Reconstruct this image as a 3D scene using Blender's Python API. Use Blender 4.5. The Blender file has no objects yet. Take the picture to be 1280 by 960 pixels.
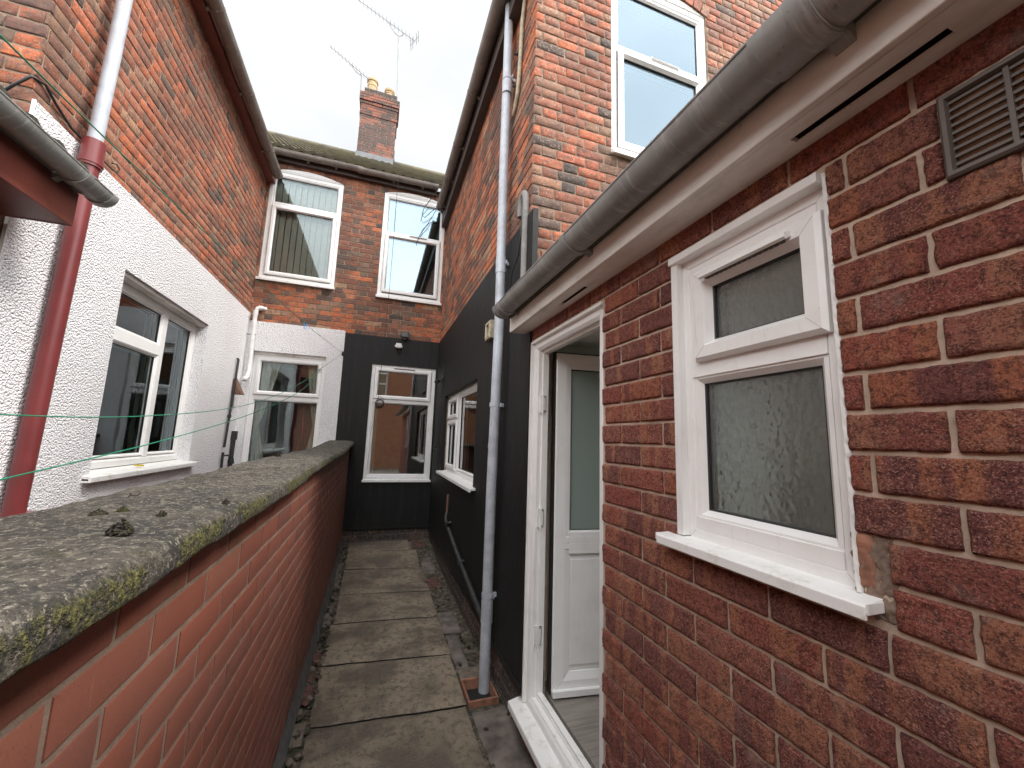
import bpy, bmesh, math, random, hashlib
from mathutils import Vector, Matrix, noise
R = math.radians
S = bpy.context.scene
COL = S.collection
random.seed(7)

# ------------------------------------------------------------------ helpers
def rnd(*k):
    h = hashlib.md5(repr(k).encode()).digest()
    return [b / 255.0 for b in h[:6]]

def nz(x, y, z, s=1.0):
    return noise.noise(Vector((x * s, y * s, z * s)))

class Frame:
    """local (u, v, n) -> world: along the wall, up, outwards"""
    def __init__(self, o, u, n):
        self.o, self.u, self.n = Vector(o), Vector(u), Vector(n)
        self.v = Vector((0, 0, 1))
        self.flip = self.u.cross(self.v).dot(self.n) < 0
    def __call__(self, p):
        return self.o + self.u * p[0] + self.v * p[1] + self.n * p[2]

WORLD = Frame((0, 0, 0), (1, 0, 0), (0, 0, 1))
WORLD.v = Vector((0, 1, 0))
WORLD.flip = False
XR, XL, YE = .87, -1.75, 6.171
FR = Frame((XR, 0, 0), (0, 1, 0), (-1, 0, 0))
FL = Frame((XL, 0, 0), (0, 1, 0), (1, 0, 0))
FE = Frame((0, YE, 0), (1, 0, 0), (0, -1, 0))
FF = Frame((0, 2.285, 0), (1, 0, 0), (0, -1, 0))
FLF = Frame((0, 2.465, 0), (1, 0, 0), (0, -1, 0))

class MB:
    def __init__(self, frame=WORLD):
        self.v, self.f, self.m, self.a = [], [], [], []
        self.F = frame
        self.attr = (0, 0, 0)
    def vert(self, p):
        self.v.append(self.F(p)); self.a.append(self.attr)
        return len(self.v) - 1
    def face(self, ids, mi=0):
        ids = list(ids)
        if self.F.flip: ids.reverse()
        self.f.append(ids); self.m.append(mi)
    def box(self, a, b, mi=0):
        (x0, y0, z0), (x1, y1, z1) = [min(p, q) for p, q in zip(a, b)], [max(p, q) for p, q in zip(a, b)]
        i = [self.vert(p) for p in ((x0,y0,z0),(x1,y0,z0),(x1,y1,z0),(x0,y1,z0),(x0,y0,z1),(x1,y0,z1),(x1,y1,z1),(x0,y1,z1))]
        for q in ((3,2,1,0),(4,5,6,7),(0,1,5,4),(1,2,6,5),(2,3,7,6),(3,0,4,7)):
            self.face([i[k] for k in q], mi)
    def ring(self, u0, v0, u1, v1, prof, mi=0):
        """mitred picture frame; prof = closed list of (inset, n)"""
        L = []
        for t, n in prof:
            L.append([self.vert(p) for p in ((u0+t, v0+t, n), (u1-t, v0+t, n), (u1-t, v1-t, n), (u0+t, v1-t, n))])
        k = len(prof)
        for j in range(k):
            A, B = L[j], L[(j+1) % k]
            for c in range(4):
                d = (c+1) % 4
                self.face((A[c], A[d], B[d], B[c]), mi)
    def prism(self, poly, n0, n1, mi=0):
        a = [self.vert((p[0], p[1], n0)) for p in poly]
        b = [self.vert((p[0], p[1], n1)) for p in poly]
        k = len(poly)
        self.face(a[::-1], mi); self.face(b, mi)
        for j in range(k):
            self.face((a[j], a[(j+1) % k], b[(j+1) % k], b[j]), mi)
    def tube(self, pts, r, seg=12, mi=0, cap=True):
        pts = [Vector(p) for p in pts]
        n = len(pts)
        rr = r if isinstance(r, (list, tuple)) else [r] * n
        t0 = (pts[1] - pts[0]).normalized()
        ref = Vector((0, 0, 1)) if abs(t0.z) < .9 else Vector((1, 0, 0))
        s = t0.cross(ref).normalized()
        rings = []
        for i, p in enumerate(pts):
            t = (pts[min(i+1, n-1)] - pts[max(i-1, 0)])
            t = t.normalized() if t.length > 1e-9 else t0
            s = (s - t * s.dot(t)).normalized()
            w = t.cross(s)
            rings.append([self.vert(p + (s * math.cos(a) + w * math.sin(a)) * rr[i]) for a in [2*math.pi*k/seg for k in range(seg)]])
        for i in range(n - 1):
            for k in range(seg):
                self.face((rings[i][k], rings[i][(k+1) % seg], rings[i+1][(k+1) % seg], rings[i+1][k]), mi)
        if cap:
            self.face(rings[0][::-1], mi); self.face(rings[-1], mi)
    def grid(self, fn, nu, nv, mi=0):
        g = [[self.vert(fn(i / nu, j / nv)) for j in range(nv+1)] for i in range(nu+1)]
        for i in range(nu):
            for j in range(nv):
                self.face((g[i][j], g[i+1][j], g[i+1][j+1], g[i][j+1]), mi)
        return g
    def build(self, name, mats, parent=None, bevel=0, smooth=None, origin=(0, 0, 0), recalc=False, weld=False):
        me = bpy.data.meshes.new(name)
        o = Vector(origin)
        me.from_pydata([tuple(p - o) for p in self.v], [], self.f)
        if not isinstance(mats, (list, tuple)): mats = [mats]
        for m in mats: me.materials.append(m)
        me.polygons.foreach_set('material_index', self.m)
        if any(a != (0, 0, 0) for a in self.a):
            at = me.attributes.new('brick_rnd', 'FLOAT_VECTOR', 'POINT')
            at.data.foreach_set('vector', [c for a in self.a for c in a])
        if recalc or weld:
            bm = bmesh.new(); bm.from_mesh(me)
            if weld: bmesh.ops.remove_doubles(bm, verts=bm.verts, dist=1e-5)
            bmesh.ops.recalc_face_normals(bm, faces=bm.faces)
            bm.to_mesh(me); bm.free()
        if smooth is not None:
            me.polygons.foreach_set('use_smooth', [True] * len(me.polygons))
            if smooth > 0: me.set_sharp_from_angle(angle=R(smooth))
        me.update()
        ob = bpy.data.objects.new(name, me); COL.objects.link(ob)
        ob.location = o
        if bevel:
            bv = ob.modifiers.new('edge', 'BEVEL'); bv.width = bevel; bv.segments = 2; bv.limit_method = 'ANGLE'; bv.angle_limit = R(40)
        if parent is not None: attach(ob, parent)
        return ob

WLOC = {}
def world_loc(o): return WLOC.get(o.name, o.location.copy())
def attach(ob, parent):
    WLOC.setdefault(ob.name, ob.location.copy())
    ob.parent = parent
    ob.matrix_parent_inverse = Matrix.Translation(-world_loc(parent))

def tag(o, label=None, cat=None, group=None, kind=None):
    if label: o['label'] = label
    if cat: o['category'] = cat
    if group: o['group'] = group
    if kind: o['kind'] = kind
    return o

def thing(name, loc, label, cat, group=None):
    e = bpy.data.objects.new(name, None); COL.objects.link(e)
    e.location = loc; e.empty_display_size = .2
    WLOC[e.name] = Vector(loc)
    return tag(e, label, cat, group)

# ------------------------------------------------------------------ materials
class NT:
    def __init__(self, name):
        self.mat = bpy.data.materials.new(name); self.mat.use_nodes = True
        self.t = self.mat.node_tree
        self.b = self.t.nodes['Principled BSDF']; self.o = self.t.nodes['Material Output']
        self.tc = None
    def put(self, sock, v):
        if isinstance(v, bpy.types.NodeSocket): self.t.links.new(v, sock)
        elif isinstance(v, (tuple, list)) and sock.type == 'RGBA' and len(v) == 3: sock.default_value = (*v, 1)
        else: sock.default_value = v
    def n(self, ty, ins=None, **props):
        nd = self.t.nodes.new(ty)
        for k, v in props.items(): setattr(nd, k, v)
        for k, v in (ins or {}).items(): self.put(nd.inputs[k], v)
        return nd
    def obj(self):
        if not self.tc: self.tc = self.n('ShaderNodeTexCoord')
        return self.tc.outputs['Object']
    def scale(self, s, vec=None):
        return self.n('ShaderNodeMapping', {'Vector': vec or self.obj(), 'Scale': s}).outputs[0]
    def noise(self, scale, detail=3, rough=.55, vec=None, dist=0):
        return self.n('ShaderNodeTexNoise', {'Vector': vec or self.obj(), 'Scale': scale, 'Detail': detail, 'Roughness': rough, 'Distortion': dist}).outputs['Fac']
    def vor(self, scale, vec=None, feature='F1', out='Distance'):
        return self.n('ShaderNodeTexVoronoi', {'Vector': vec or self.obj(), 'Scale': scale}, feature=feature).outputs[out]
    def ramp(self, fac, stops, interp='LINEAR'):
        nd = self.n('ShaderNodeValToRGB', {'Fac': fac}); cr = nd.color_ramp; cr.interpolation = interp
        while len(cr.elements) < len(stops): cr.elements.new(.5)
        for e, (p, c) in zip(cr.elements, stops):
            e.position = p; e.color = (*c, 1) if isinstance(c, (tuple, list)) else (c, c, c, 1)
        return nd.outputs['Color']
    def mix(self, fac, a, b, mode='MIX'):
        nd = self.n('ShaderNodeMix', data_type='RGBA', blend_type=mode)
        self.put(nd.inputs[0], fac); self.put(nd.inputs[6], a); self.put(nd.inputs[7], b)
        return nd.outputs[2]
    def math(self, op, a, b=0.0, clamp=False):
        return self.n('ShaderNodeMath', {0: a, 1: b}, operation=op, use_clamp=clamp).outputs[0]
    def sstep(self, x, a, b):
        return self.n('ShaderNodeMapRange', {'Value': x, 'From Min': a, 'From Max': b}, interpolation_type='SMOOTHSTEP').outputs[0]
    def sep(self, v): return self.n('ShaderNodeSeparateXYZ', {0: v}).outputs
    def comb(self, x, y, z): return self.n('ShaderNodeCombineXYZ', {0: x, 1: y, 2: z}).outputs[0]
    def attr(self, name='brick_rnd'): return self.n('ShaderNodeAttribute', attribute_name=name).outputs['Vector']
    def bump(self, h, strength=.5, dist=.002, normal=None):
        ins = {'Height': h, 'Strength': strength, 'Distance': dist}
        if normal is not None: ins['Normal'] = normal
        return self.n('ShaderNodeBump', ins).outputs[0]
    def done(self, col=None, rough=.8, normal=None, **kw):
        if col is not None: self.put(self.b.inputs['Base Color'], col)
        self.put(self.b.inputs['Roughness'], rough)
        if normal is not None: self.put(self.b.inputs['Normal'], normal)
        for k, v in kw.items(): self.put(self.b.inputs[k.replace('_', ' ')], v)
        return self.mat

def plain(name, col, rough=.5, var=.12, nscale=12, bump=0, bscale=200, **kw):
    t = NT(name)
    f = t.noise(nscale, 4)
    c = t.mix(t.ramp(f, [(.3, 0), (.7, 1)]), tuple(x * (1 - var) for x in col), tuple(min(1, x * (1 + var)) for x in col))
    nm = t.bump(t.noise(bscale, 3), bump, .002) if bump else None
    return t.done(c, rough, nm, **kw)

def m_old_brick(name, ramp, soot=.45, grain=1.0):
    t = NT(name)
    a = t.sep(t.attr())
    base = t.ramp(a[0], ramp)
    blot = t.noise(26, 5, .65)
    c = t.mix(t.sstep(blot, .46, .64), base, t.mix(.72, base, (.13, .080, .062)))
    c = t.mix(t.math('MULTIPLY', t.sstep(t.noise(70, 4, .75), .54, .63), .6), c, (.52, .36, .26))
    big = t.noise(1.1, 4, .6)
    sootf = t.math('MULTIPLY', t.sstep(t.math('ADD', big, t.math('MULTIPLY', a[1], .22)), .54, .68), soot)
    c = t.mix(sootf, c, (.055, .047, .043))
    c = t.mix(t.math('MULTIPLY', t.sstep(t.noise(130, 4, .75), .55, .63), .65), c, (.05, .033, .028))
    h = t.math('ADD', t.math('MULTIPLY', t.noise(60, 5, .7), .8), t.math('MULTIPLY', t.noise(300, 3), .25))
    return t.done(c, .88, t.bump(h, .7 * grain, .006))

def m_mortar(name, col, dark):
    t = NT(name)
    c = t.mix(t.sstep(t.noise(14, 5, .65), .35, .7), col, dark)
    c = t.mix(t.math('MULTIPLY', t.sstep(t.noise(250, 3, .7), .5, .75), .4), c, tuple(x * .45 for x in col))
    return t.done(c, .95, t.bump(t.noise(220, 4, .7), .6, .003))

OLD = [(0, (.44, .110, .040)), (.22, (.55, .150, .050)), (.40, (.40, .112, .050)), (.56, (.54, .185, .082)), (.70, (.28, .095, .058)), (.83, (.44, .27, .16)), (.94, (.16, .085, .062)), (1, (.060, .044, .038))]
OLDB = [(0, (.36, .098, .050)), (.22, (.50, .130, .048)), (.40, (.36, .100, .052)), (.55, (.48, .150, .078)), (.68, (.31, .110, .062)), (.82, (.40, .21, .12)), (.94, (.17, .088, .060)), (1, (.060, .047, .042))]
MAT = {}
MAT['old'] = m_old_brick('old orange brick', OLD, .65)
MAT['oldb'] = m_old_brick('old browned brick', OLDB, .45)
MAT['lime'] = m_mortar('lime mortar', (.36, .27, .195), (.16, .12, .09))
MAT['chim'] = m_old_brick('chimney brick', [(0, (.20, .058, .036)), (.5, (.26, .075, .045)), (.75, (.12, .045, .035)), (1, (.07, .04, .035))], .8)

def m_near():
    t = NT('rustic brick')
    a = t.sep(t.attr()); p = t.sep(t.obj())
    band = t.noise(1, 1, .5, t.comb(t.math('ADD', t.math('MULTIPLY', p[1], 17), t.math('MULTIPLY', a[0], 60)), t.math('MULTIPLY', a[1], 60), t.math('MULTIPLY', p[2], 2.0)))
    dark = t.ramp(a[2], [(0, (.205, .074, .068)), (.3, (.33, .095, .072)), (.55, (.225, .078, .072)), (.8, (.42, .112, .074)), (1, (.36, .138, .104))])
    warm = t.ramp(a[1], [(0, (.50, .165, .086)), (.5, (.47, .21, .125)), (1, (.54, .185, .09))])
    c = t.mix(t.math('MULTIPLY', t.sstep(t.math('ADD', band, t.math('MULTIPLY', t.math('SUBTRACT', a[0], .5), .14)), .50, .60), .82), dark, warm)
    n1 = t.noise(70, 4, .65)
    c = t.mix(t.sstep(n1, .48, .62), c, t.mix(.6, c, (.070, .026, .027)))
    sp = t.noise(1, 4, .75, t.scale((300, 230, 330)))
    c = t.mix(t.math('MULTIPLY', t.sstep(sp, .51, .61), t.math('ADD', .35, t.math('MULTIPLY', a[1], .5))), c, (.62, .32, .23))
    c = t.mix(t.math('MULTIPLY', t.sstep(t.noise(230, 5, .8), .50, .60), .75), c, (.045, .018, .020))
    c = t.mix(t.math('MULTIPLY', t.sstep(t.noise(6, 6, .7), .56, .70), .35), c, (.46, .34, .29))
    h = t.math('ADD', t.math('MULTIPLY', t.noise(85, 5, .7), .9), t.math('MULTIPLY', sp, .6))
    return t.done(c, .97, t.bump(h, 1.0, .013), Specular_IOR_Level=.25)
MAT['near'] = m_near()
MAT['nearmortar'] = m_mortar('buff mortar', (.58, .45, .35), (.42, .32, .245))

def m_garden():
    t = NT('red facing brick')
    a = t.sep(t.attr())
    c = t.ramp(a[0], [(0, (.185, .055, .033)), (.3, (.225, .067, .039)), (.6, (.195, .062, .040)), (.85, (.235, .082, .052)), (1, (.150, .053, .038))])
    c = t.mix(t.math('MULTIPLY', t.sstep(t.noise(5, 5, .65), .45, .65), .4), c, (.20, .075, .052))
    c = t.mix(t.math('MULTIPLY', t.sstep(t.noise(1, 5, .7, t.scale((60, 60, 7))), .60, .75), .35), c, (.40, .24, .18))
    c = t.mix(t.math('MULTIPLY', t.sstep(t.noise(260, 2), .62, .72), .5), c, (.07, .03, .025))
    z = t.sep(t.obj())[2]
    low = t.math('MULTIPLY', t.sstep(t.math('ADD', z, t.math('MULTIPLY', t.noise(3, 4), .5)), .75, .1), .35)
    c = t.mix(low, c, (.16, .085, .07))
    green = t.math('MULTIPLY', t.math('MULTIPLY', t.sstep(z, 1.20, 1.34), t.sstep(t.noise(6, 4), .52, .68)), .7)
    c = t.mix(green, c, (.075, .07, .03))
    return t.done(c, .75, t.bump(t.noise(180, 4, .6), .25, .002))
MAT['garden'] = m_garden()
MAT['gardenmortar'] = m_mortar('grey brown mortar', (.255, .182, .138), (.17, .122, .094))

def m_dash():
    t = NT('white pebbledash')
    wv = t.n('ShaderNodeTexNoise', {'Vector': t.obj(), 'Scale': 30, 'Detail': 2})
    vec = t.n('ShaderNodeVectorMath', {0: t.obj(), 1: t.n('ShaderNodeVectorMath', {0: wv.outputs['Color'], 'Scale': .02}, operation='SCALE').outputs[0]}, operation='ADD').outputs[0]
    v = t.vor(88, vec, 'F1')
    h = t.math('ADD', t.math('SUBTRACT', .7, v), t.math('MULTIPLY', t.noise(130, 3, .6), .35))
    c = t.mix(t.sstep(t.noise(1.6, 5, .6), .35, .75), (.90, .89, .905), (.84, .825, .835))
    c = t.mix(t.math('MULTIPLY', t.sstep(t.noise(1, 4, .6, t.scale((9, 9, .8))), .58, .8), .25), c, (.55, .53, .5))
    c = t.mix(t.math('MULTIPLY', t.sstep(v, .48, .68), .32), c, (.45, .435, .425))  # greyer between the pebbles: crevice shade put into the colour
    return t.done(c, .9, t.bump(h, 1.0, .0095))
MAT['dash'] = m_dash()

def m_black():
    t = NT('black painted render')
    st = t.noise(1, 5, .65, t.scale((22, 22, 1.3)))
    c = t.mix(t.sstep(st, .4, .75), (.0063, .0062, .0062), (.0140, .0133, .0128))
    sp = t.vor(9)
    c = t.mix(t.math('MULTIPLY', t.sstep(t.noise(30, 4, .8), .69, .71), .6), c, (.25, .24, .23))
    z = t.sep(t.obj())[2]
    low = t.math('MULTIPLY', t.sstep(t.math('ADD', z, t.math('MULTIPLY', t.noise(4, 4), .6)), .75, .25), .5)
    c = t.mix(low, c, (.022, .019, .017))
    h = t.math('ADD', t.math('MULTIPLY', t.noise(9, 3), 1.0), t.math('MULTIPLY', t.noise(120, 4, .65), .35))
    return t.done(c, .62, t.bump(h, .55, .008), Specular_IOR_Level=.35)
MAT['black'] = m_black()
MAT['plinth'] = m_old_brick('sooty plinth brick', [(0, (.018, .016, .015)), (.7, (.03, .025, .022)), (1, (.11, .05, .035))], .5)

def m_upvc():
    t = NT('white upvc')
    c = t.mix(t.sstep(t.noise(7, 5, .6), .45, .8), (.84, .835, .82), (.76, .75, .73))
    c = t.mix(t.math('MULTIPLY', t.sstep(t.noise(120, 3, .8), .68, .74), .55), c, (.30, .27, .22))
    c = t.mix(t.math('MULTIPLY', t.sstep(t.noise(1, 5, .7, t.scale((40, 40, 5))), .58, .72), .22), c, (.46, .43, .36))
    return t.done(c, .33, t.bump(t.noise(4, 2), .05, .01))
MAT['upvc'] = m_upvc()
def m_sillw():
    t = NT('weathered white sill')
    c = t.mix(t.sstep(t.noise(14, 5, .7), .5, .75), (.84, .835, .82), (.62, .60, .53))
    return t.done(c, .4)
MAT['sill'] = m_sillw()
MAT['seam'] = plain('frame seam', (.30, .29, .27), .6)
MAT['gasket'] = plain('black gasket', (.02, .02, .02), .5)
MAT['caulk'] = plain('white sealant', (.74, .73, .71), .6, bump=.3, bscale=90)
MAT['grey_pvc'] = None
def m_gutter(name, col, dirt, streak=(.30, .29, .27), sc=(30, 30, 5)):
    t = NT(name)
    c = t.mix(t.sstep(t.noise(6, 5, .65), .35, .7), col, tuple(x * .72 for x in col))
    st = t.noise(1, 4, .7, t.scale(sc))
    c = t.mix(t.math('MULTIPLY', t.sstep(st, .52, .72), .5), c, streak)
    c = t.mix(t.math('MULTIPLY', t.sstep(t.noise(45, 4, .7), .62, .75), dirt), c, (.03, .028, .024))
    return t.done(c, .42, t.bump(t.noise(90, 3), .12, .002))
MAT['gutter'] = m_gutter('weathered grey gutter', (.27, .268, .255), .5, (.50, .49, .46), (7, 42, 7))
MAT['gutterb'] = m_gutter('brown grey gutter', (.23, .195, .17), .4, (.34, .31, .28))
MAT['pipe'] = m_gutter('pale grey pipe', (.50, .53, .58), .35, (.62, .65, .70))
def m_redpipe():
    t = NT('maroon painted pipe')
    c = t.mix(t.sstep(t.noise(5, 5), .4, .7), (.19, .036, .036), (.15, .03, .03))
    c = t.mix(t.math('MULTIPLY', t.sstep(t.noise(40, 5, .75), .66, .74), .7), c, (.34, .16, .11))
    return t.done(c, .38, t.bump(t.noise(40, 3), .15, .002))
MAT['redpipe'] = m_redpipe()
MAT['wornblack'] = m_gutter('worn black pipe', (.030, .030, .031), .3, (.22, .22, .22))
MAT['redboard'] = plain('maroon painted board', (.17, .045, .032), .45, .25, 5, .25, 60)
def m_fascia():
    t = NT('dirty white fascia')
    c = t.mix(t.sstep(t.noise(1, 5, .65, t.scale((9, 3, 16))), .42, .72), (.84, .81, .76), (.60, .56, .49))
    c = t.mix(t.math('MULTIPLY', t.sstep(t.noise(24, 5, .75), .64, .74), .6), c, (.13, .105, .085))
    c = t.mix(t.math('MULTIPLY', t.sstep(t.noise(5, 4, .75), .62, .74), .6), c, (.45, .36, .24))
    return t.done(c, .6, t.bump(t.noise(50, 3), .2, .002))
MAT['fascia'] = m_fascia()
MAT['dark'] = plain('dark void', (.012, .011, .010), .9)
MAT['darkwood'] = plain('dark brown fascia', (.055, .036, .030), .6, .2)
MAT['hose'] = plain('old cream hose', (.42, .36, .26), .7, .3, 30, .3, 60)
MAT['greyrender'] = plain('grey cement', (.24, .23, .22), .9, .2, 20, .5, 80)
MAT['blackplastic'] = plain('black plastic', (.02, .02, .021), .45)
MAT['steel'] = plain('galvanised steel', (.20, .205, .21), .5, .2, Metallic=.5)
MAT['whiteplastic'] = plain('white plastic', (.75, .75, .73), .4)
MAT['lens'] = plain('lamp lens', (.13, .135, .14), .15)
MAT['greenline'] = plain('green plastic line', (.015, .21, .115), .35)
MAT['faded'] = plain('faded grey line', (.10, .12, .11), .5)
MAT['blue'] = plain('blue plastic', (.02, .35, .75), .4)
MAT['yellow'] = plain('yellow plastic', (.70, .52, .03), .4)
MAT['clay'] = plain('terracotta', (.27, .125, .080), .85, .4, 30, .3, 60)
MAT['pot'] = plain('buff chimney pot', (.42, .30, .17), .8, .2, 8)
MAT['lead'] = plain('lead flashing', (.14, .145, .15), .6, .2)
MAT['cement'] = plain('sooty cement', (.10, .095, .09), .95, .4, 12, .6, 40)
MAT['brownplastic'] = plain('brown plastic', (.12, .10, .088), .5)
MAT['browncap'] = plain('rusty brown plastic', (.15, .075, .05), .6)
MAT['curtain'] = plain('cream curtain', (.74, .72, .62), .9)
MAT['redcurtain'] = plain('dark red curtain', (.16, .02, .025), .9)
MAT['blind'] = plain('cream blind', (.66, .64, .555), .8, .06)
MAT['palewall'] = plain('room wall', (.42, .43, .41), .9)
MAT['extwall'] = plain('pale green room wall', (.62, .66, .61), .9, .04)
MAT['ceiling'] = plain('ceiling', (.7, .7, .68), .9)
MAT['frosted'] = None

def m_glass(name, refl=.16, tint=(.93, .96, .95), wob=.004, wscale=3.0, gc=(.80, .91, .95)):
    t = NT(name)
    nt = t.t; nt.nodes.remove(t.b)
    bn = t.bump(t.noise(wscale, 2, .4), .35, wob)
    fr = t.n('ShaderNodeFresnel', {'IOR': 1.55, 'Normal': bn}).outputs[0]
    fac = t.math('ADD', t.math('MULTIPLY', fr, 1.15), refl, True)
    tr = t.n('ShaderNodeBsdfTransparent', {'Color': tint}).outputs[0]
    gl = t.n('ShaderNodeBsdfGlossy', {'Color': gc, 'Roughness': .012, 'Normal': bn}).outputs[0]
    mx = t.n('ShaderNodeMixShader', {0: fac, 1: tr, 2: gl}).outputs[0]
    t.t.links.new(mx, t.o.inputs[0])
    return t.mat
MAT['glass'] = m_glass('window glass', .07)
MAT['glassblind'] = m_glass('blind window glass', .0, wob=.0006, wscale=2)
MAT['glassmirror'] = m_glass('mirroring window glass', .17, wob=.001, wscale=2, gc=(.95, .96, .95))
MAT['glassup'] = m_glass('bright window glass', .115, wob=.0004, wscale=2, gc=(.68, .86, 1.0))

def m_obscure():
    t = NT('hammered obscure glass')
    w = t.scale((1, 1, .8))
    h = t.math('ADD', t.vor(75, w, 'SMOOTH_F1'), t.math('MULTIPLY', t.noise(48, 3, .6), .9))
    nm = t.bump(h, .7, .006); nm2 = t.bump(h, .4, .004)
    nt = t.t; nt.nodes.remove(t.b)
    fr = t.n('ShaderNodeFresnel', {'IOR': 1.5, 'Normal': nm2}).outputs[0]
    tl = t.n('ShaderNodeBsdfRefraction', {'Color': (.80, .82, .81), 'Roughness': .17, 'IOR': 1.13, 'Normal': nm}).outputs[0]
    dd = t.n('ShaderNodeBsdfDiffuse', {'Color': (.30, .315, .31), 'Normal': nm}).outputs[0]
    gl = t.n('ShaderNodeBsdfGlossy', {'Color': (.9, .95, .95), 'Roughness': .20, 'Normal': nm2}).outputs[0]
    a = t.n('ShaderNodeMixShader', {0: .17, 1: tl, 2: dd}).outputs[0]
    mx = t.n('ShaderNodeMixShader', {0: t.math('ADD', fr, .03), 1: a, 2: gl}).outputs[0]
    nt.links.new(mx, t.o.inputs[0])
    return t.mat
MAT['obscure'] = m_obscure()
def m_frost():
    t = NT('satin frosted glass')
    h = t.noise(160, 3)
    nt = t.t
    d = t.n('ShaderNodeBsdfTranslucent', {'Color': (.50, .58, .53)}).outputs[0]
    t.done((.36, .43, .39), .22, t.bump(h, .12, .002))
    mx = t.n('ShaderNodeMixShader', {0: .35, 1: t.b.outputs[0], 2: d}).outputs[0]
    nt.links.new(mx, t.o.inputs[0])
    return t.mat
MAT['frosted'] = m_frost()

def m_coping():
    t = NT('weathered concrete coping')
    n1 = t.noise(7, 6, .7)
    c = t.mix(t.sstep(n1, .40, .62), (.048, .043, .037), (.115, .100, .080))
    c = t.mix(t.math('MULTIPLY', t.sstep(t.noise(45, 5, .75), .52, .60), .7), c, (.24, .21, .165))
    c = t.mix(t.math('MULTIPLY', t.sstep(t.noise(30, 6, .8, dist=.5), .51, .60), .88), c, (.034, .031, .029))
    c = t.mix(t.math('MULTIPLY', t.sstep(t.noise(130, 4, .75), .56, .64), .75), c, (.46, .41, .32))
    c = t.mix(t.math('MULTIPLY', t.sstep(t.noise(170, 3, .7), .56, .64), .7), c, (.025, .023, .022))
    c = t.mix(t.sstep(t.noise(17, 3, .5), .74, .78), c, (.52, .50, .42))
    p = t.sep(t.obj())
    up = t.sep(t.n('ShaderNodeNewGeometry').outputs['Normal'])[2]
    side = t.sstep(up, .85, .30)
    moss = t.math('MULTIPLY', t.math('MULTIPLY', t.sstep(t.noise(7.5, 4, .6), .455, .53), t.sstep(t.noise(70, 4, .75), .36, .52)), side)
    far = t.math('ADD', t.math('MULTIPLY', t.sstep(p[1], 1.0, 4.0), .5), .45)
    topm = t.math('MULTIPLY', t.math('MULTIPLY', t.sstep(t.noise(13, 6, .75), .56, .64), t.sstep(t.noise(90, 3, .7), .42, .56)), far)
    mf = t.math('ADD', moss, topm, True)
    green = t.mix(t.sstep(t.noise(120, 4, .75), .35, .65), (.030, .036, .010), (.27, .25, .075))
    c = t.mix(t.math('MULTIPLY', mf, .95), c, green)
    h = t.math('ADD', t.math('MULTIPLY', t.noise(60, 6, .75), 1.0), t.math('MULTIPLY', mf, t.math('ADD', .5, t.math('MULTIPLY', t.noise(140, 3), 1.2))))
    h = t.math('ADD', h, t.math('MULTIPLY', t.noise(300, 3, .7), .45))
    return t.done(c, .95, t.bump(h, 1.0, .014))
MAT['coping'] = m_coping()
MAT['moss'] = plain('dark moss', (.026, .021, .014), 1, .6, 60, 1, 150)
MAT['moss2'] = plain('green moss', (.045, .041, .014), 1, .6, 60, 1, 150)

def m_slab():
    t = NT('grimy paving slab')
    a = t.sep(t.attr())
    n1 = t.noise(2.6, 6, .66); n2 = t.noise(22, 6, .78)
    base = t.ramp(a[0], [(0, (.225, .180, .130)), (.5, (.285, .226, .160)), (1, (.255, .203, .148))])
    c = t.mix(t.sstep(n1, .40, .62), base, t.mix(.72, base, (.055, .045, .036)))
    c = t.mix(t.math('MULTIPLY', t.sstep(n2, .49, .60), .7), c, (.075, .062, .050))
    c = t.mix(t.math('MULTIPLY', t.sstep(t.noise(5, 5, .65), .55, .68), .35), c, (.14, .118, .075))
    c = t.mix(t.math('MULTIPLY', t.sstep(t.noise(190, 4, .75), .56, .64), .5), c, (.33, .265, .19))
    c = t.mix(t.math('MULTIPLY', t.sstep(t.noise(80, 4, .8), .62, .66), .9), c, (.020, .017, .015))
    c = t.mix(t.math('MULTIPLY', t.sstep(t.noise(11, 3, .6), .68, .72), .6), c, (.33, .29, .23))
    h = t.math('ADD', t.noise(40, 5, .7), t.math('MULTIPLY', t.noise(260, 3, .7), .4))
    return t.done(c, t.ramp(n1, [(.35, .82), (.7, .55)]), t.bump(h, .6, .006))
MAT['slab'] = m_slab()
def m_dirt():
    t = NT('mossy rubble')
    c = t.ramp(t.noise(18, 6, .75), [(.3, (.020, .017, .013)), (.46, (.06, .05, .036)), (.58, (.15, .125, .095)), (.68, (.24, .19, .14))])
    c = t.mix(t.math('MULTIPLY', t.sstep(t.noise(8, 5, .65), .5, .62), .75), c, (.040, .045, .016))
    return t.done(c, .95, t.bump(t.noise(70, 5, .75), 1, .012))
MAT['dirt'] = m_dirt()
MAT['rubble'] = plain('pale rubble', (.15, .122, .095), .9, .4, 25, .8, 90)
MAT['rubblebrick'] = plain('broken red brick', (.105, .052, .040), .9, .7, 25, .8, 90)
MAT['concrete'] = plain('patched concrete', (.135, .112, .098), .85, .55, 9, .6, 90)
MAT['ground'] = plain('yard concrete', (.16, .14, .115), .9, .35, 3, .5, 70)

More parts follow.
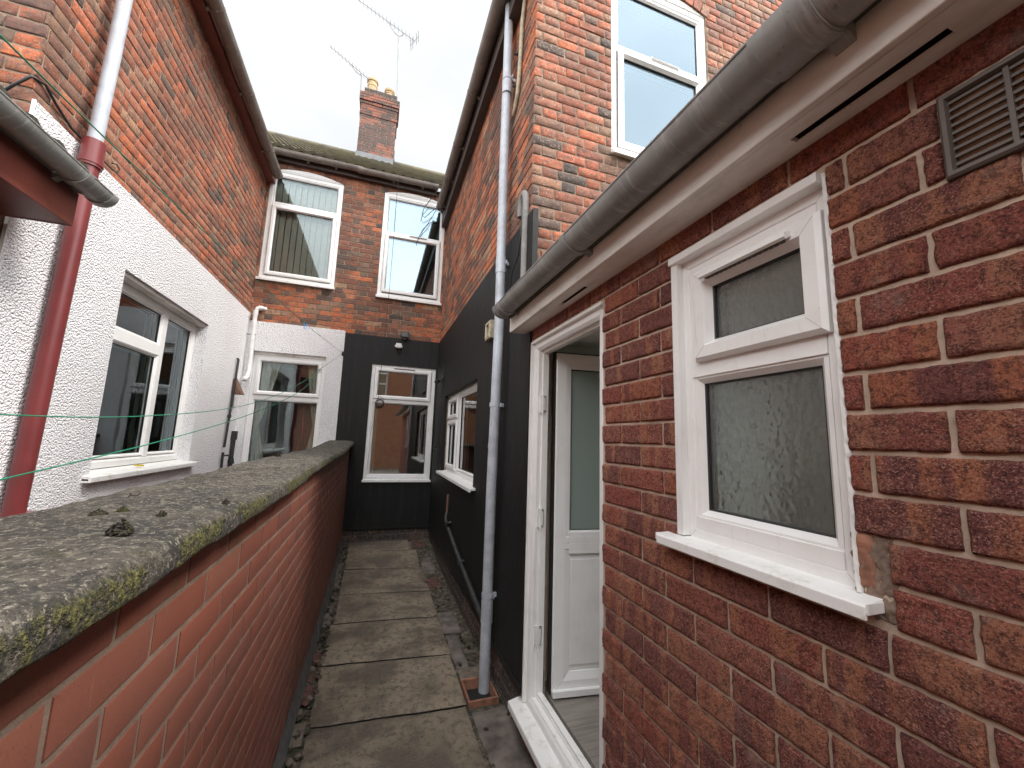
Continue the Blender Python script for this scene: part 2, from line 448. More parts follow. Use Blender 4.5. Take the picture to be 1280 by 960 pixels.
def m_tiles(name, col, mossc, amt):
    t = NT(name)
    c = t.mix(t.sstep(t.noise(4, 4), .35, .7), col, tuple(x * .6 for x in col))
    x = t.sep(t.obj())[0]
    f = t.math('MULTIPLY', t.sstep(t.noise(2.2, 5, .65), .38, .56), amt)
    c = t.mix(f, c, mossc)
    c = t.mix(t.math('MULTIPLY', t.sstep(t.noise(45, 4, .7), .55, .7), .5), c, (.20, .18, .14))
    return t.done(c, .9, t.bump(t.noise(80, 4, .7), .7, .006))
MAT['tiles'] = m_tiles('mossy roof tiles', (.125, .110, .090), (.165, .148, .078), .6)
MAT['slates'] = m_tiles('grey roof tiles', (.07, .068, .066), (.10, .10, .05), .4)

def m_floor():
    t = NT('grey laminate floor')
    br = t.n('ShaderNodeTexBrick', {'Vector': t.scale((1, 1, 1), t.n('ShaderNodeMapping', {'Vector': t.obj(), 'Rotation': (0, 0, R(0))}).outputs[0]), 'Scale': 1, 'Mortar Size': .0012, 'Brick Width': 1.2, 'Row Height': .19, 'Color1': (.30, .265, .235), 'Color2': (.235, .21, .185), 'Mortar': (.05, .05, .05)})
    g = t.noise(1, 5, .7, t.scale((4, 60, 1)))
    c = t.mix(t.sstep(g, .35, .7), br.outputs['Color'], t.mix(.5, br.outputs['Color'], (.08, .075, .07)))
    return t.done(c, .35)
MAT['floor'] = m_floor()

def m_rear():
    t = NT('distant red brick')
    p = t.sep(t.obj())
    br = t.n('ShaderNodeTexBrick', {'Vector': t.comb(t.math('ADD', p[0], p[1]), p[2], 0), 'Scale': 1, 'Mortar Size': .010, 'Brick Width': .225, 'Row Height': .075, 'Color1': (.52, .20, .09), 'Color2': (.38, .14, .075), 'Mortar': (.26, .2, .15)})
    return t.done(br.outputs['Color'], .9)
MAT['rear'] = m_rear()

# ------------------------------------------------------------------ builders
def subtract(rects, o):
    out = []
    for (a, b, c, d) in rects:
        p, q, r, s = max(a, o[0]), max(b, o[1]), min(c, o[2]), min(d, o[3])
        if p >= r or q >= s: out.append((a, b, c, d)); continue
        if b < q: out.append((a, b, c, q))
        if s < d: out.append((a, s, c, d))
        if a < p: out.append((a, q, p, s))
        if r < c: out.append((r, q, c, s))
    return out

def wall_core(mb, rect, openings, n0, n1, mi=0):
    rs = [rect]
    for o in openings: rs = subtract(rs, o)
    for (a, b, c, d) in rs: mb.box((a, b, n0), (c, d, n1), mi)

def brick_piece(mb, a, b, c, d, key, proud, jit, nu, nv, mi, rough):
    r = rnd(*key)
    mb.attr = (r[0], r[1], r[2])
    j = lambda i: (rnd(key, i)[0] - .5) * 2 * jit
    a += j(0); b += j(1) * .6; c += j(2); d += j(3) * .6
    if c - a < .006 or d - b < .006: return
    pn = proud + (r[3] - .5) * jit * 1.4
    if nu == 0:
        e = min(.0035, (c-a)*.3, (d-b)*.3)
        back = [mb.vert(p) for p in ((a, b, -.008), (c, b, -.008), (c, d, -.008), (a, d, -.008))]
        mid = [mb.vert(p) for p in ((a, b, pn-e*.8), (c, b, pn-e*.8), (c, d, pn-e*.8), (a, d, pn-e*.8))]
        fr = [mb.vert(p) for p in ((a+e, b+e, pn), (c-e, b+e, pn), (c-e, d-e, pn), (a+e, d-e, pn))]
        for A, B in ((back, mid), (mid, fr)):
            for k in range(4):
                l = (k+1) % 4
                mb.face((A[k], A[l], B[l], B[k]), mi)
        mb.face(fr, mi)
        return
    nu = max(3, 2 + int(nu * (c-a) / .215)); nv = max(3, 2 + int(nv * (d-b) / .065)); eu = min(.0042, (c-a)*.25, (d-b)*.25)
    off = r[4] * 50
    g = []
    for i in range(nu+1):
        row = []
        for k in range(nv+1):
            u = a if i == 0 else c if i == nu else a + eu + (c-a-2*eu)*(i-1)/(nu-2)
            v = b if k == 0 else d if k == nv else b + eu + (d-b-2*eu)*(k-1)/(nv-2)
            ed = (i in (0, nu)) + (k in (0, nv))
            nn = pn + nz(u+off, v, 3, 45) * rough + nz(u, v+off, 7, 140) * rough * .7
            if ed:
                nn -= min(.0045, proud*.62) * min(ed, 1.4)
                u += nz(u+off, v, 11, 60) * rough * .9 * (1 if i in (0, nu) else 0)
                v += nz(u+off, v, 17, 60) * rough * .9 * (1 if k in (0, nv) else 0)
            row.append(mb.vert((u, v, nn)))
        g.append(row)
    for i in range(nu):
        for k in range(nv):
            mb.face((g[i][k], g[i+1][k], g[i+1][k+1], g[i][k+1]), mi)
    loop = [g[i][0] for i in range(nu+1)] + [g[nu][k] for k in range(1, nv+1)] + [g[i][nv] for i in range(nu-1, -1, -1)] + [g[0][k] for k in range(nv-1, 0, -1)]
    F = mb.F
    bk = []
    for q in loop:
        p = mb.v[q]; dep = (p - F.o).dot(F.n)
        mb.v.append(p - F.n * (dep + .010)); mb.a.append(mb.attr); bk.append(len(mb.v)-1)
    L = len(loop)
    for q in range(L):
        mb.face((bk[q], bk[(q+1) % L], loop[(q+1) % L], loop[q]), mi)

def bricks(mb, rect, openings, bond='stretcher', h=.075, L=.225, joint=.010, proud=.004, jit=.0015, u_or=0, v_or=0, seed='x', nu=0, nv=0, mi=0, rough=.002, gapped=True):
    u0, v0, u1, v1 = rect
    H = L / 2
    r0, r1 = math.floor((v0 - v_or) / h), math.ceil((v1 - v_or) / h)
    for r in range(r0, r1):
        b, d = v_or + r*h + joint/2, v_or + (r+1)*h - joint/2
        cells = []
        if bond == 'flemish' or (bond == 'garden' and r % 3 != 0):
            P = L + H
            off = u_or + (r % 2) * P/2 + (rnd(seed, r)[0]-.5) * .03
            k0 = math.floor((u0 - off) / P) - 1
            k = k0
            while off + k*P < u1:
                s = off + k*P
                cells.append((s, s+L, (r, k, 0))); cells.append((s+L, s+P, (r, k, 1)))
                k += 1
        else:
            off = u_or + (r % 2) * H + ((rnd(seed, r)[0]-.5) * .012 if jit > .0012 else 0)
            k = math.floor((u0 - off) / L) - 1
            while off + k*L < u1:
                s = off + k*L; cells.append((s, s+L, (r, k, 0))); k += 1
        for s, e, key in cells:
            a, c = max(s + joint/2, u0), min(e - joint/2, u1)
            bb, dd = max(b, v0), min(d, v1)
            if c - a < .01 or dd - bb < .01: continue
            rs = [(a, bb, c, dd)]
            for o in openings:
                ov = min(dd, o[3]) - max(bb, o[1])
                if ov <= 0 or o[2] <= a or o[0] >= c: continue
                if ov > .35*(dd-bb) or not (o[0] <= a and o[2] >= c):
                    if ov < .2*(dd-bb): continue
                    rs = subtract(rs, (o[0]-.003, bb-1, o[2]+.003, dd+1))
                else: rs = subtract(rs, (o[0]-.003, o[1]-.003, o[2]+.003, o[3]+.003))
            for q, R_ in enumerate(rs):
                if R_[2]-R_[0] < .012 or R_[3]-R_[1] < .012: continue
                brick_piece(mb, *R_, (seed,) + key + (() if q == 0 else (q,)), proud, jit, nu, nv, mi, rough)
    mb.attr = (0, 0, 0)

def arch_ring(mb, u0, u1, spring, rise, thick, seed, mi=0, proud=.008):
    c = (u1-u0)/2; rad = (c*c + rise*rise) / (2*rise); cu = (u0+u1)/2; cz = spring + rise - rad
    half = math.asin(c/rad) * 1.04
    n = max(6, int(2*half*rad/.078))
    for k in range(n):
        r = rnd(seed, k); mb.attr = (r[0], r[1], r[2])
        a0, a1 = -half + 2*half*(k+.06)/n, -half + 2*half*(k+.94)/n
        P = lambda a, q: (cu + math.sin(a)*q, cz + math.cos(a)*q)
        mb.prism([P(a0, rad+.004), P(a1, rad+.004), P(a1, rad+thick), P(a0, rad+thick)], -.05, proud, mi)
    mb.attr = (0, 0, 0)

def arch_pts(u0, u1, spring, rise, k=14):
    c = (u1-u0)/2; rad = (c*c + rise*rise) / (2*rise); cu = (u0+u1)/2; cz = spring + rise - rad
    half = math.asin(c/rad)
    return [(cu + math.sin(-half + 2*half*i/k)*rad, cz + math.cos(-half + 2*half*i/k)*rad) for i in range(k+1)]

def mitre(mb, u0, v0, u1, v1, w, n, mi):
    for (cx, cy, sx, sy) in ((u0, v0, 1, 1), (u1, v0, -1, 1), (u1, v1, -1, -1), (u0, v1, 1, -1)):
        e = .0007
        poly = [(cx+sx*e, cy-sy*0), (cx+sx*(w+e), cy+sy*w), (cx+sx*(w-e), cy+sy*w), (cx-sx*0, cy+sy*e)]
        area = sum(poly[i][0]*poly[(i+1) % 4][1] - poly[(i+1) % 4][0]*poly[i][1] for i in range(4))
        if area < 0: poly.reverse()
        mb.prism(poly, n-.003, n+.0003, mi)

def window(parent, F, rect, nf, lights, bars=(), fw=.055, glass='glass', sill=None, arch=0, name='window', vents=(), mit=False, label=None, depth=.065):
    """lights: (u0, v0, u1, v1, kind) cells inside the frame; nf = front of the frame along the outward normal"""
    u0, v0, u1, v1 = rect
    nb = nf - depth
    fr = MB(F)
    fr.ring(u0, v0, u1, v1, [(0, nb), (0, nf), (fw*.72, nf), (fw, nf-.014), (fw, nb)])
    for (a, b, c, d) in bars: fr.box((a, b, nb), (c, d, nf-.001))
    if mit: mitre(fr, u0, v0, u1, v1, fw*.72, nf, 1)
    if arch:
        pts = arch_pts(u0, u1, v1, arch)
        fr.prism([(u1, v1)] + pts[::-1][1:-1] + [(u0, v1)], nb, nf+.006)
        for k in range(3):
            z = v1 + .004 + k*.012
            fr.box((u0+.03, z, nf), (u1-.03, z+.003, nf+.0075), 1)
    W = fr.build(name, [MAT['upvc'], MAT['seam']], parent, bevel=.0025)
    if label: W['label'] = label
    for (a, b, c, d, kind) in lights:
        if kind == 'fixed':
            m = MB(F); m.ring(a, b, c, d, [(-.004, nb+.01), (-.004, nf-.006), (.006, nf-.006), (.020, nf-.022), (.020, nb+.01)])
            m.ring(a+.0195, b+.0195, c-.0195, d-.0195, [(0, nf-.034), (0, nf-.021), (.004, nf-.024), (.004, nf-.034)], 1)
            m.build('bead', [MAT['upvc'], MAT['gasket']], W)
            e, gn = .016, nf-.03
        else:
            ov, sw, pr = .014, .058, .020
            m = MB(F)
            m.ring(a-ov, b-ov, c+ov, d+ov, [(0, nf+.001), (0, nf+pr*.55), (.010, nf+pr), (sw*.72, nf+pr), (sw, nf-.004), (sw, nf-.03), (.02, nf-.03), (.02, nf+.001)])
            m.ring(a-ov+sw-.001, b-ov+sw-.001, c+ov-sw+.001, d+ov-sw+.001, [(0, nf-.018), (0, nf-.003), (.004, nf-.006), (.004, nf-.018)], 1)
            if mit: mitre(m, a-ov+.010, b-ov+.010, c+ov-.010, d+ov-.010, sw*.72-.010, nf+pr, 2)
            m.build('sash', [MAT['upvc'], MAT['gasket'], MAT['seam']], W, bevel=.002)
            e, gn = sw-ov-.006, nf-.015
        g = MB(F); g.box((a+e, b+e, gn-.02), (c-e, d-e, gn)); g.build('pane', MAT[glass], W)
    for (a, b, c, d, n) in vents:
        m = MB(F); m.box((a, b, nf), (c, d, nf+n)); m.box((a+.006, b+.0035, nf+n*.5), (c-.006, d-.0035, nf+n+.002), 1)
        m.build('trickle_vent', [MAT['upvc'], MAT['brownplastic']], W, bevel=.001)
    if sill:
        a, c, z, out, th = sill
        m = MB(F)
        prof = [(nb, z+.012), (out, z), (out, z-th), (out-.018, z-th), (out-.018, z-th*.55), (nb, z-th*.55)]
        A = [m.vert((a, zz, n)) for n, zz in prof]; B = [m.vert((c, zz, n)) for n, zz in prof]
        for k in range(6): m.face((A[k], A[(k+1) % 6], B[(k+1) % 6], B[k]))
        m.face(A); m.face(B[::-1])
        m.build('sill', MAT['sill'], W, bevel=.003, recalc=True)
    return W

def room(parent, F, u0, u1, v0, v1, n0, n1, mat='palewall'):
    m = MB(F); t = .03
    m.box((u0-t, v0-t, n1-t), (u1+t, v1+t, n1))
    m.box((u0-t, v0-t, n1), (u0, v1+t, n0)); m.box((u1, v0-t, n1), (u1+t, v1+t, n0))
    m.box((u0, v0-t, n1), (u1, v0, n0), 1); m.box((u0, v1, n1), (u1, v1+t, n0))
    return m.build('room', [MAT[mat], MAT['floor']], parent)

def gutter(parent, A, B, side, r=.056, mat='gutter', caps=(True, True), brackets=(), unions=(), fascia_n=.02, name='gutter'):
    """half-round trough from A to B (rim centre line); side = horizontal unit vector pointing away from the wall"""
    A, B, sd = Vector(A), Vector(B), Vector(side)
    T = (B-A); Ln = T.length; T.normalize(); Z = Vector((0, 0, 1))
    def sect(m, q, ro, ri, a0=180, a1=360, k=18):
        P = A + T*q
        outer = [P + sd*math.cos(R(a0+(a1-a0)*i/k))*ro + Z*math.sin(R(a0+(a1-a0)*i/k))*ro for i in range(k+1)]
        inner = [P + sd*math.cos(R(a0+(a1-a0)*i/k))*ri + Z*math.sin(R(a0+(a1-a0)*i/k))*ri for i in range(k+1)]
        return [m.vert(p) for p in outer + inner[::-1]]
    def trough(m, q0, q1, ro, ri, mi=0):
        n = max(1, int((q1-q0)/.15))
        S_ = [sect(m, q0 + (q1-q0)*i/n, ro, ri) for i in range(n+1)]
        K = len(S_[0])
        for i in range(n):
            for k in range(K):
                m.face((S_[i][k], S_[i][(k+1) % K], S_[i+1][(k+1) % K], S_[i+1][k]), mi)
        for s, rev in ((S_[0], 1), (S_[-1], 0)):
            h = K//2
            for k in range(h-1):
                f = (s[k], s[k+1], s[K-2-k], s[K-1-k]); m.face(f[::-1] if rev else f, mi)
    m = MB(); trough(m, 0, Ln, r, r-.004)
    for rimside in (1, -1):
        c = sd * (r-.001) * rimside
        m.tube([A + c, B + c], .0042, 8)
    G = m.build(name, MAT[mat], parent, smooth=40, recalc=True)
    for i, q in enumerate((0, Ln)):
        if caps[i]:
            k = MB(); sgn = -1 if i == 0 else 1
            P = A + T*q
            a = [k.vert(P + sd*math.cos(R(180+10*j))*(r+.003) + Z*math.sin(R(180+10*j))*(r+.003) + T*sgn*.001) for j in range(19)]
            b = [k.vert(P + sd*math.cos(R(180+10*j))*(r+.003) + Z*math.sin(R(180+10*j))*(r+.003) + T*sgn*.010) for j in range(19)]
            k.face(a); k.face(b[::-1])
            for j in range(19): k.face((a[j], a[(j+1) % 19], b[(j+1) % 19], b[j]))
            trough(k, *( (-.012, .03) if i == 0 else (Ln-.03, Ln+.012)), r+.006, r+.0005)
            k.build('gutter_end', MAT[mat], G, smooth=40, recalc=True)
    for q in brackets:
        k = MB(); trough(k, q-.017, q+.017, r+.007, r+.001)
        P = A + T*q - sd*(r+fascia_n) - T*.017 - Z*.045
        o = [P, P + T*.034, P + T*.034 + sd*(fascia_n+.02), P + sd*(fascia_n+.02)]
        lo = [k.vert(p + Z*(-.02 if i < 2 else .005)) for i, p in enumerate(o)]; hi = [k.vert(p + Z*.05) for p in o]
        k.face(lo[::-1]); k.face(hi)
        for j in range(4): k.face((lo[j], lo[(j+1) % 4], hi[(j+1) % 4], hi[j]))
        k.build('gutter_bracket', MAT[mat], G, smooth=40, recalc=True)
    for q in unions:
        k = MB(); trough(k, q-.055, q+.055, r+.005, r+.0008)
        k.build('gutter_union', MAT[mat], G, smooth=40, recalc=True)
    return G

def tiled_roof(parent, O, T, Sd, length, run, pitch, mat, wave=.15, amp=.012, course=.30, name='roof', ridge=True):
    """pantile slope; O = eave corner, T along the eave, Sd horizontally up the slope"""
    O, T, Sd = Vector(O), Vector(T), Vector(Sd); Z = Vector((0, 0, 1))
    up = (Sd + Z*math.tan(R(pitch))).normalized(); nm = (T.cross(up)); nm = nm if nm.z > 0 else -nm
    slope = run / math.cos(R(pitch)); n = int(math.ceil(slope/course)); nx = max(4, int(length/(wave/6)))
    m = MB()
    for c in range(n):
        s0, s1 = c*course, min((c+1)*course, slope)
        rows = []
        for s, lift in ((s0, -.017 if c == 0 else -.004), (s0, .026), (s1, .002)):
            rows.append([m.vert(O + T*(length*i/nx) + up*(s + nz(i*.3, c, 1)*.004) + nm*(lift + amp*math.sin(2*math.pi*(length*i/nx)/wave) + nz(i*.05, c*3, 5)*.004)) for i in range(nx+1)])
        for a in range(2):
            for i in range(nx): m.face((rows[a][i], rows[a][i+1], rows[a+1][i+1], rows[a+1][i]))
    # underside slab
    a = [O - nm*.018, O + T*length - nm*.018, O + T*length + up*slope - nm*.018, O + up*slope - nm*.018]
    b = [p - nm*.06 for p in a]
    A = [m.vert(p) for p in a]; B = [m.vert(p) for p in b]
    m.face(A); m.face(B[::-1])
    for k in range(4): m.face((A[k], B[k], B[(k+1) % 4], A[(k+1) % 4]))
    ob = m.build(name, MAT[mat], parent, smooth=50)
    if ridge:
        k = MB(); P = O + up*slope
        q = 0; k.tube([P + Z*.02, P + T*length + Z*.02], .060, 14)
        while q < length:
            e = min(q+.44, length)
            k.tube([P + T*q + Z*.02, P + T*(e-.02) + Z*.02], .072, 14); q += .45
        k.build('ridge_tiles', MAT[mat], ob, smooth=40)
    return ob

def pipe(parent, pts, r, mat, collars=(), brackets=(), name='downpipe', toward=None, seg=20, bmat='pipe'):
    m = MB(); m.tube(pts, r, seg)
    for (p, q, rr) in collars: m.tube([p, q], rr, seg)
    P = m.build(name, MAT[mat], parent, smooth=40)
    for (p, tw) in brackets:
        k = MB(); p = Vector(p); tw = Vector(tw)
        k.tube([p - Vector((0, 0, .014)), p + Vector((0, 0, .014))], r+.005, seg)
        t = tw.normalized(); s = t.cross(Vector((0, 0, 1))).normalized()
        F = Frame(p, s, t)
        k.F = F
        k.box((-.012, -.013, r), (.012, .013, tw.length)); k.box((-.05, -.013, r*.8), (.05, .013, r*.8+.004))
        k.F = WORLD
        k.build('pipe_bracket', MAT[bmat], P, smooth=40, recalc=True)
    return P

# ------------------------------------------------------------------ ground and path
def gz(y):
    t = min(1, max(0, (y-4.4)/1.8)); return .10*t*t*(3-2*t)

g = MB()
xs = [-60, -10, -4, -1.75, -.4, .655, .833, .9, 1.0, 4, 10, 60]; ys = [-60, -12, -4, 0, 2, 2.53, 2.76, 4.4, 5, 5.6, 6.2, 8, 20, 60]
for i in range(len(xs)-1):
    for j in range(len(ys)-1):
        if xs[i] == .655 and ys[j] == 2.53: continue      # the drain's shaft
        P = [(xs[i], ys[j]), (xs[i+1], ys[j]), (xs[i+1], ys[j+1]), (xs[i], ys[j+1])]
        g.face([g.vert((x, y, gz(y)-.045)) for x, y in P])
ob = g.build('ground', MAT['ground'], weld=True); tag(ob, 'bare concrete yard ground between the houses', 'ground', kind='structure')

pth = MB()
jy = [-2.2, -1.55, -.93, -.3, .32, .93, 1.52, 1.97, 2.58, 3.19, 3.835, 4.48, 5.16, 5.72, 6.12]
jskew = [0, .01, 0, .01, -.01, 0, .02, 0, -.055, -.07, -.065, -.10, -.11, -.06, 0]
for i in range(len(jy)-1):
    r = rnd('slab', i); pth.attr = (r[0], r[1], r[2])
    tl = [(r[3]-.5)*.010, (r[4]-.5)*.008]
    xa, xb = -.215 + (r[5]-.5)*.03, .645 + (r[0]-.5)*.03
    if i == len(jy)-2: xb = .56
    def fn(s, t, i=i, xa=xa, xb=xb, tl=tl):
        x = xa + (xb-xa)*s
        y0 = jy[i] + jskew[i]*s + .0085; y1 = jy[i+1] + jskew[i+1]*s - .0085
        y = y0 + (y1-y0)*t
        ed = min(s, 1-s, t, 1-t)
        z = gz(y) + tl[0]*(s-.5) + tl[1]*(t-.5) + nz(x, y, 2, 4)*.004 + nz(x, y, 9, 16)*.0015
        if ed < .001: z -= .010; x += nz(x, y, 4, 14)*.005; y += nz(x, y, 6, 14)*.004
        return (x, y, z)
    n = 22
    G = pth.grid(fn, n, 18)
    lp = [G[k][0] for k in range(n+1)] + [G[n][k] for k in range(1, 19)] + [G[k][18] for k in range(n-1, -1, -1)] + [G[0][k] for k in range(17, 0, -1)]
    bk = []
    for q in lp:
        p = pth.v[q].copy(); p.z -= .04; pth.v.append(p); pth.a.append(pth.attr); bk.append(len(pth.v)-1)
    for q in range(len(lp)):
        pth.face((bk[q], bk[(q+1) % len(lp)], lp[(q+1) % len(lp)], lp[q]), 1)
pth.attr = (0, 0, 0)
pth.build('path', [MAT['slab'], MAT['dark']], smooth=50)
tag(bpy.data.objects['path'], 'row of grimy buff paving slabs down the narrow passage', 'path', kind='structure')

# verges either side of the slabs
ver = MB()
def verge(x0, x1, base, amp, y0=-2.2, y1=6.16, nx=14, ny=460):
    def fn(s, t):
        y = y0 + (y1-y0)*t; x = x0 + (x1-x0)*s
        z = gz(y) + base + nz(x, y, 1, 9)*amp + nz(x, y, 5, 30)*amp*.6
        if .648 < x < .84 and 2.52 < y < 2.77: z = -.175
        return (x, y, z)
    ver.grid(fn, nx, ny)
verge(-.33, -.19, -.020, .014)
verge(.62, .875, -.014, .008)
ob = ver.build('path_verge', MAT['dirt'], smooth=60); tag(ob, 'mossy soil and mortar filling the gaps beside the slabs', 'verge', kind='structure')

# patches of concrete and brick set in the verges
pat = MB()
def slabpatch(x0, y0, x1, y1, z, mi, seed):
    def fn(s, t):
        x = x0 + (x1-x0)*s; y = y0 + (y1-y0)*t
        e = min(s, 1-s, t, 1-t)
        x += nz(x, y, seed, 9)*.012*(1 if s in (0, 1) else 0); y += nz(x, y, seed+3, 9)*.02*(1 if t in (0, 1) else 0)
        return (x, y, gz(y) + z + nz(x, y, seed, 12)*.003 - (.012 if e < .001 else 0))
    pat.grid(fn, 10, 12, mi)
for (x0, y0, x1, y1, z, mi) in ((.655, 2.92, .745, 3.40, .004, 0), (.65, 3.42, .80, 3.82, .006, 0), (.66, 2.79, .84, 2.91, -.002, 1), (.655, 1.4, .86, 2.46, .002, 0), (.66, -.6, .86, 1.35, .002, 0), (.66, 4.45, .80, 4.75, .003, 2), (.60, 5.75, .80, 6.05, .004, 2), (.66, 4.85, .80, 5.35, .003, 0),
                                  (-.312, 3.80, -.225, 4.22, .003, 0), (-.315, 4.62, -.225, 5.35, .004, 0), (-.30, 3.02, -.24, 3.10, .006, 2), (-.31, 2.78, -.24, 2.98, .008, 2), (-.305, 3.25, -.245, 3.36, .006, 2), (-.305, 2.45, -.225, 2.62, .006, 1), (-.31, 1.6, -.24, 2.30, .0, 1)):
    slabpatch(x0, y0, x1, y1, z, mi, x0*7+y0)
ob = pat.build('path_patches', [MAT['concrete'], MAT['rubble'], MAT['rubblebrick']], smooth=60); tag(ob, 'cement and broken brick patches along both edges of the slabs', 'paving', kind='structure')

deb = MB()
def lump(m, c, r, seed, k=8, mi=0, flat=.6):
    c = Vector(c); rows = []
    for i in range(k//2+1):
        th = math.pi*i/(k//2); row = []
        for j in range(k):
            ph = 2*math.pi*j/k
            d = Vector((math.sin(th)*math.cos(ph), math.sin(th)*math.sin(ph), math.cos(th)*flat))
            q = r*(1 + nz(d.x*2+seed, d.y*2, d.z*2+seed*3, 1.3)*.7)
            row.append(m.vert(c + d*q))
        rows.append(row)
    for i in range(k//2):
        for j in range(k): m.face((rows[i][j], rows[i+1][j], rows[i+1][(j+1) % k], rows[i][(j+1) % k]), mi)
rg = random.Random(3)
for i in range(420):
    side = rg.random() < .62
    y = rg.uniform(.9, 6.0) if rg.random() < .8 else rg.uniform(1.6, 3.6)
    x = rg.uniform(-.31, -.215) if side else rg.uniform(.65, .86)
    if not side and 2.42 < y < 2.8: continue
    lump(deb, (x, y, gz(y)-.006+rg.random()*.006), rg.uniform(.004, .016) * (1.5 if side else 1.0), i*1.7, 8, rg.choice((0, 0, 1, 2, 3)))
for i in range(110):
    y = rg.uniform(1.0, 6.0); x = rg.uniform(-.19, .62)
    lump(deb, (x, y, gz(y)+.003), rg.uniform(.0015, .004), i*2.3, 6, rg.choice((0, 1, 3, 3)))
ob = deb.build('gravel', [MAT['dirt'], MAT['rubble'], MAT['rubblebrick'], MAT['moss']], smooth=60)
tag(ob, 'scattered grit and brick crumbs along the edges of the passage', 'gravel', kind='stuff')

# ------------------------------------------------------------------ HOUSE WITH BLACK RENDER (right)
HB = thing('terraced_house', (XR, 4.2, 0), 'terraced house with black painted lower walls and a brick extension with an open white door', 'house')
ZB = 3.04
side_win = (3.50, 1.115, 5.29, 2.115)
end_win = (-.115, .915, .835, 2.62)
ur_win = (-.135, 3.655, .835, 5.45)
ARCH = .075
f_win = (1.488, 3.655, 2.43, 5.23 + .08)
# side wall of the outshot
m = MB(FR)
wall_core(m, (2.4855, -.1, YE, 5.32), [side_win], -.20, 0, 1)
bricks(m, (2.285-.004, ZB-.02, YE, 5.32), [], 'garden', seed='rs', v_or=3.035, u_or=.03, jit=.0028, proud=.005)
m.build('brick_wall', [MAT['old'], MAT['lime']], HB, smooth=35)
# end wall, right half
m = MB(FE)
wall_core(m, (-.516, -.1, XR, 5.60), [end_win, ur_win], -.20, 0, 1)
bricks(m, (-.516, ZB-.02, XR-.005, 5.60), [ur_win], 'flemish', seed='end', v_or=3.035, u_or=.07, jit=.0025, proud=.005)
arch_ring(m, ur_win[0], ur_win[2], 5.375, ARCH, .11, 'a1')
m.build('brick_wall', [MAT['old'], MAT['lime']], HB, smooth=35)
# front of the outshot above the extension roof
m = MB(FF)
wall_core(m, (XR, -.1, 4.3, 5.36), [f_win], -.20, 0, 1)
bricks(m, (XR-.004, 2.2, 4.3, 5.36), [f_win], 'flemish', seed='ff', v_or=2.21, u_or=.87, jit=.0025, proud=.006, nu=6, nv=3, rough=.0022)
for i in range(30):
    z = 5.36 + .075*i; ua = XR + .09 + .075*i/math.tan(R(35))
    if ua > 4.1: break
    m.box((ua, z, -.2), (4.3, z+.075, 0), 1)
    bricks(m, (ua, z, 4.3, z+.075), [], 'flemish', seed='ff', v_or=2.21, u_or=.87, jit=.0025, proud=.006)
arch_ring(m, f_win[0], f_win[2], 5.23, .08, .11, 'a2')
m.build('brick_wall', [MAT['oldb'], MAT['lime']], HB, smooth=45)
# black render
m = MB(FR)
e = .004
wall_core(m, (2.205, .215, YE-.016, ZB), [(side_win[0]+e, side_win[1]+e, side_win[2]-e, side_win[3]-e)], -.02, .017)
m.box((2.205, .205, -.01), (YE-.017, .23, .026)); m.build('black_render', MAT['black'], HB)
m = MB(FE)
wall_core(m, (-.516, .255, XR-.016, ZB), [(end_win[0]+e, end_win[1]+e, end_win[2]-e, end_win[3]-e)], -.02, .017)
m.box((-.516, .245, -.01), (XR-.027, .27, .026)); m.build('black_render', MAT['black'], HB)
# plinths of sooty brick
m = MB(FR); m.box((2.21, -.08, -.01), (YE-.002, .21, .0015), 1); bricks(m, (2.2, -.08, YE, .212), [(1.36, .1, 2.26, 3)], 'stretcher', seed='pl', v_or=.0, jit=.003, proud=.004)
m.build('plinth', [MAT['plinth'], MAT['cement']], HB, smooth=35)
m = MB(FE); m.box((-.515, -.05, -.01), (XR-.003, .25, .0015), 1); bricks(m, (-.516, -.0, XR-.002, .252), [], 'stretcher', seed='ple', v_or=.02, jit=.003, proud=.004)
m.build('plinth', [MAT['plinth'], MAT['cement']], HB, smooth=35)

# windows of the black house
W = window(HB, FE, (end_win[0]+.004, end_win[1]+.02, end_win[2]-.004, end_win[3]-.004), -.005,
       [(-.055+.01, .995, .765, 2.055, 'fixed'), (-.045, 2.115, .755, 2.555, 'sash')],
       bars=[(-.06, 2.05, .78, 2.11)], fw=.06, glass='glassmirror', sill=(-.125, .845, .93, .045, .03), vents=[(.20, 2.558, .52, 2.582, .022)], label='ground floor window with a wide top opener at the end of the passage')
room(HB, FE, -.45, 1.6, .15, 2.9, -.12, -3.2)
k = MB(FE)
for (a, c) in ((-.10, .02),):
    def cur(s, t, a=a, c=c): return (a + (c-a)*s, .9 + 1.75*t, -.16 + .018*math.sin(s*22))
    k.grid(cur, 40, 6)
k.build('curtain', MAT['curtain'], W, smooth=60)
W = window(HB, FE, (ur_win[0]+.004, ur_win[1]+.02, ur_win[2]-.004, 5.375), .0,
       [(-.075, 4.735, .775, 5.315, 'fixed'), (-.06, 3.76, .76, 4.69, 'sash')], bars=[(-.08, 4.685, .78, 4.74)], fw=.06, glass='glassup', arch=ARCH,
       sill=(-.145, .845, 3.675, .05, .035), vents=[(.28, 4.70, .56, 4.722, .024)], label='upper window with dark sky reflection beside the gutter end')
room(HB, FE, -.45, 1.6, 3.15, 5.52, -.12, -3.0)
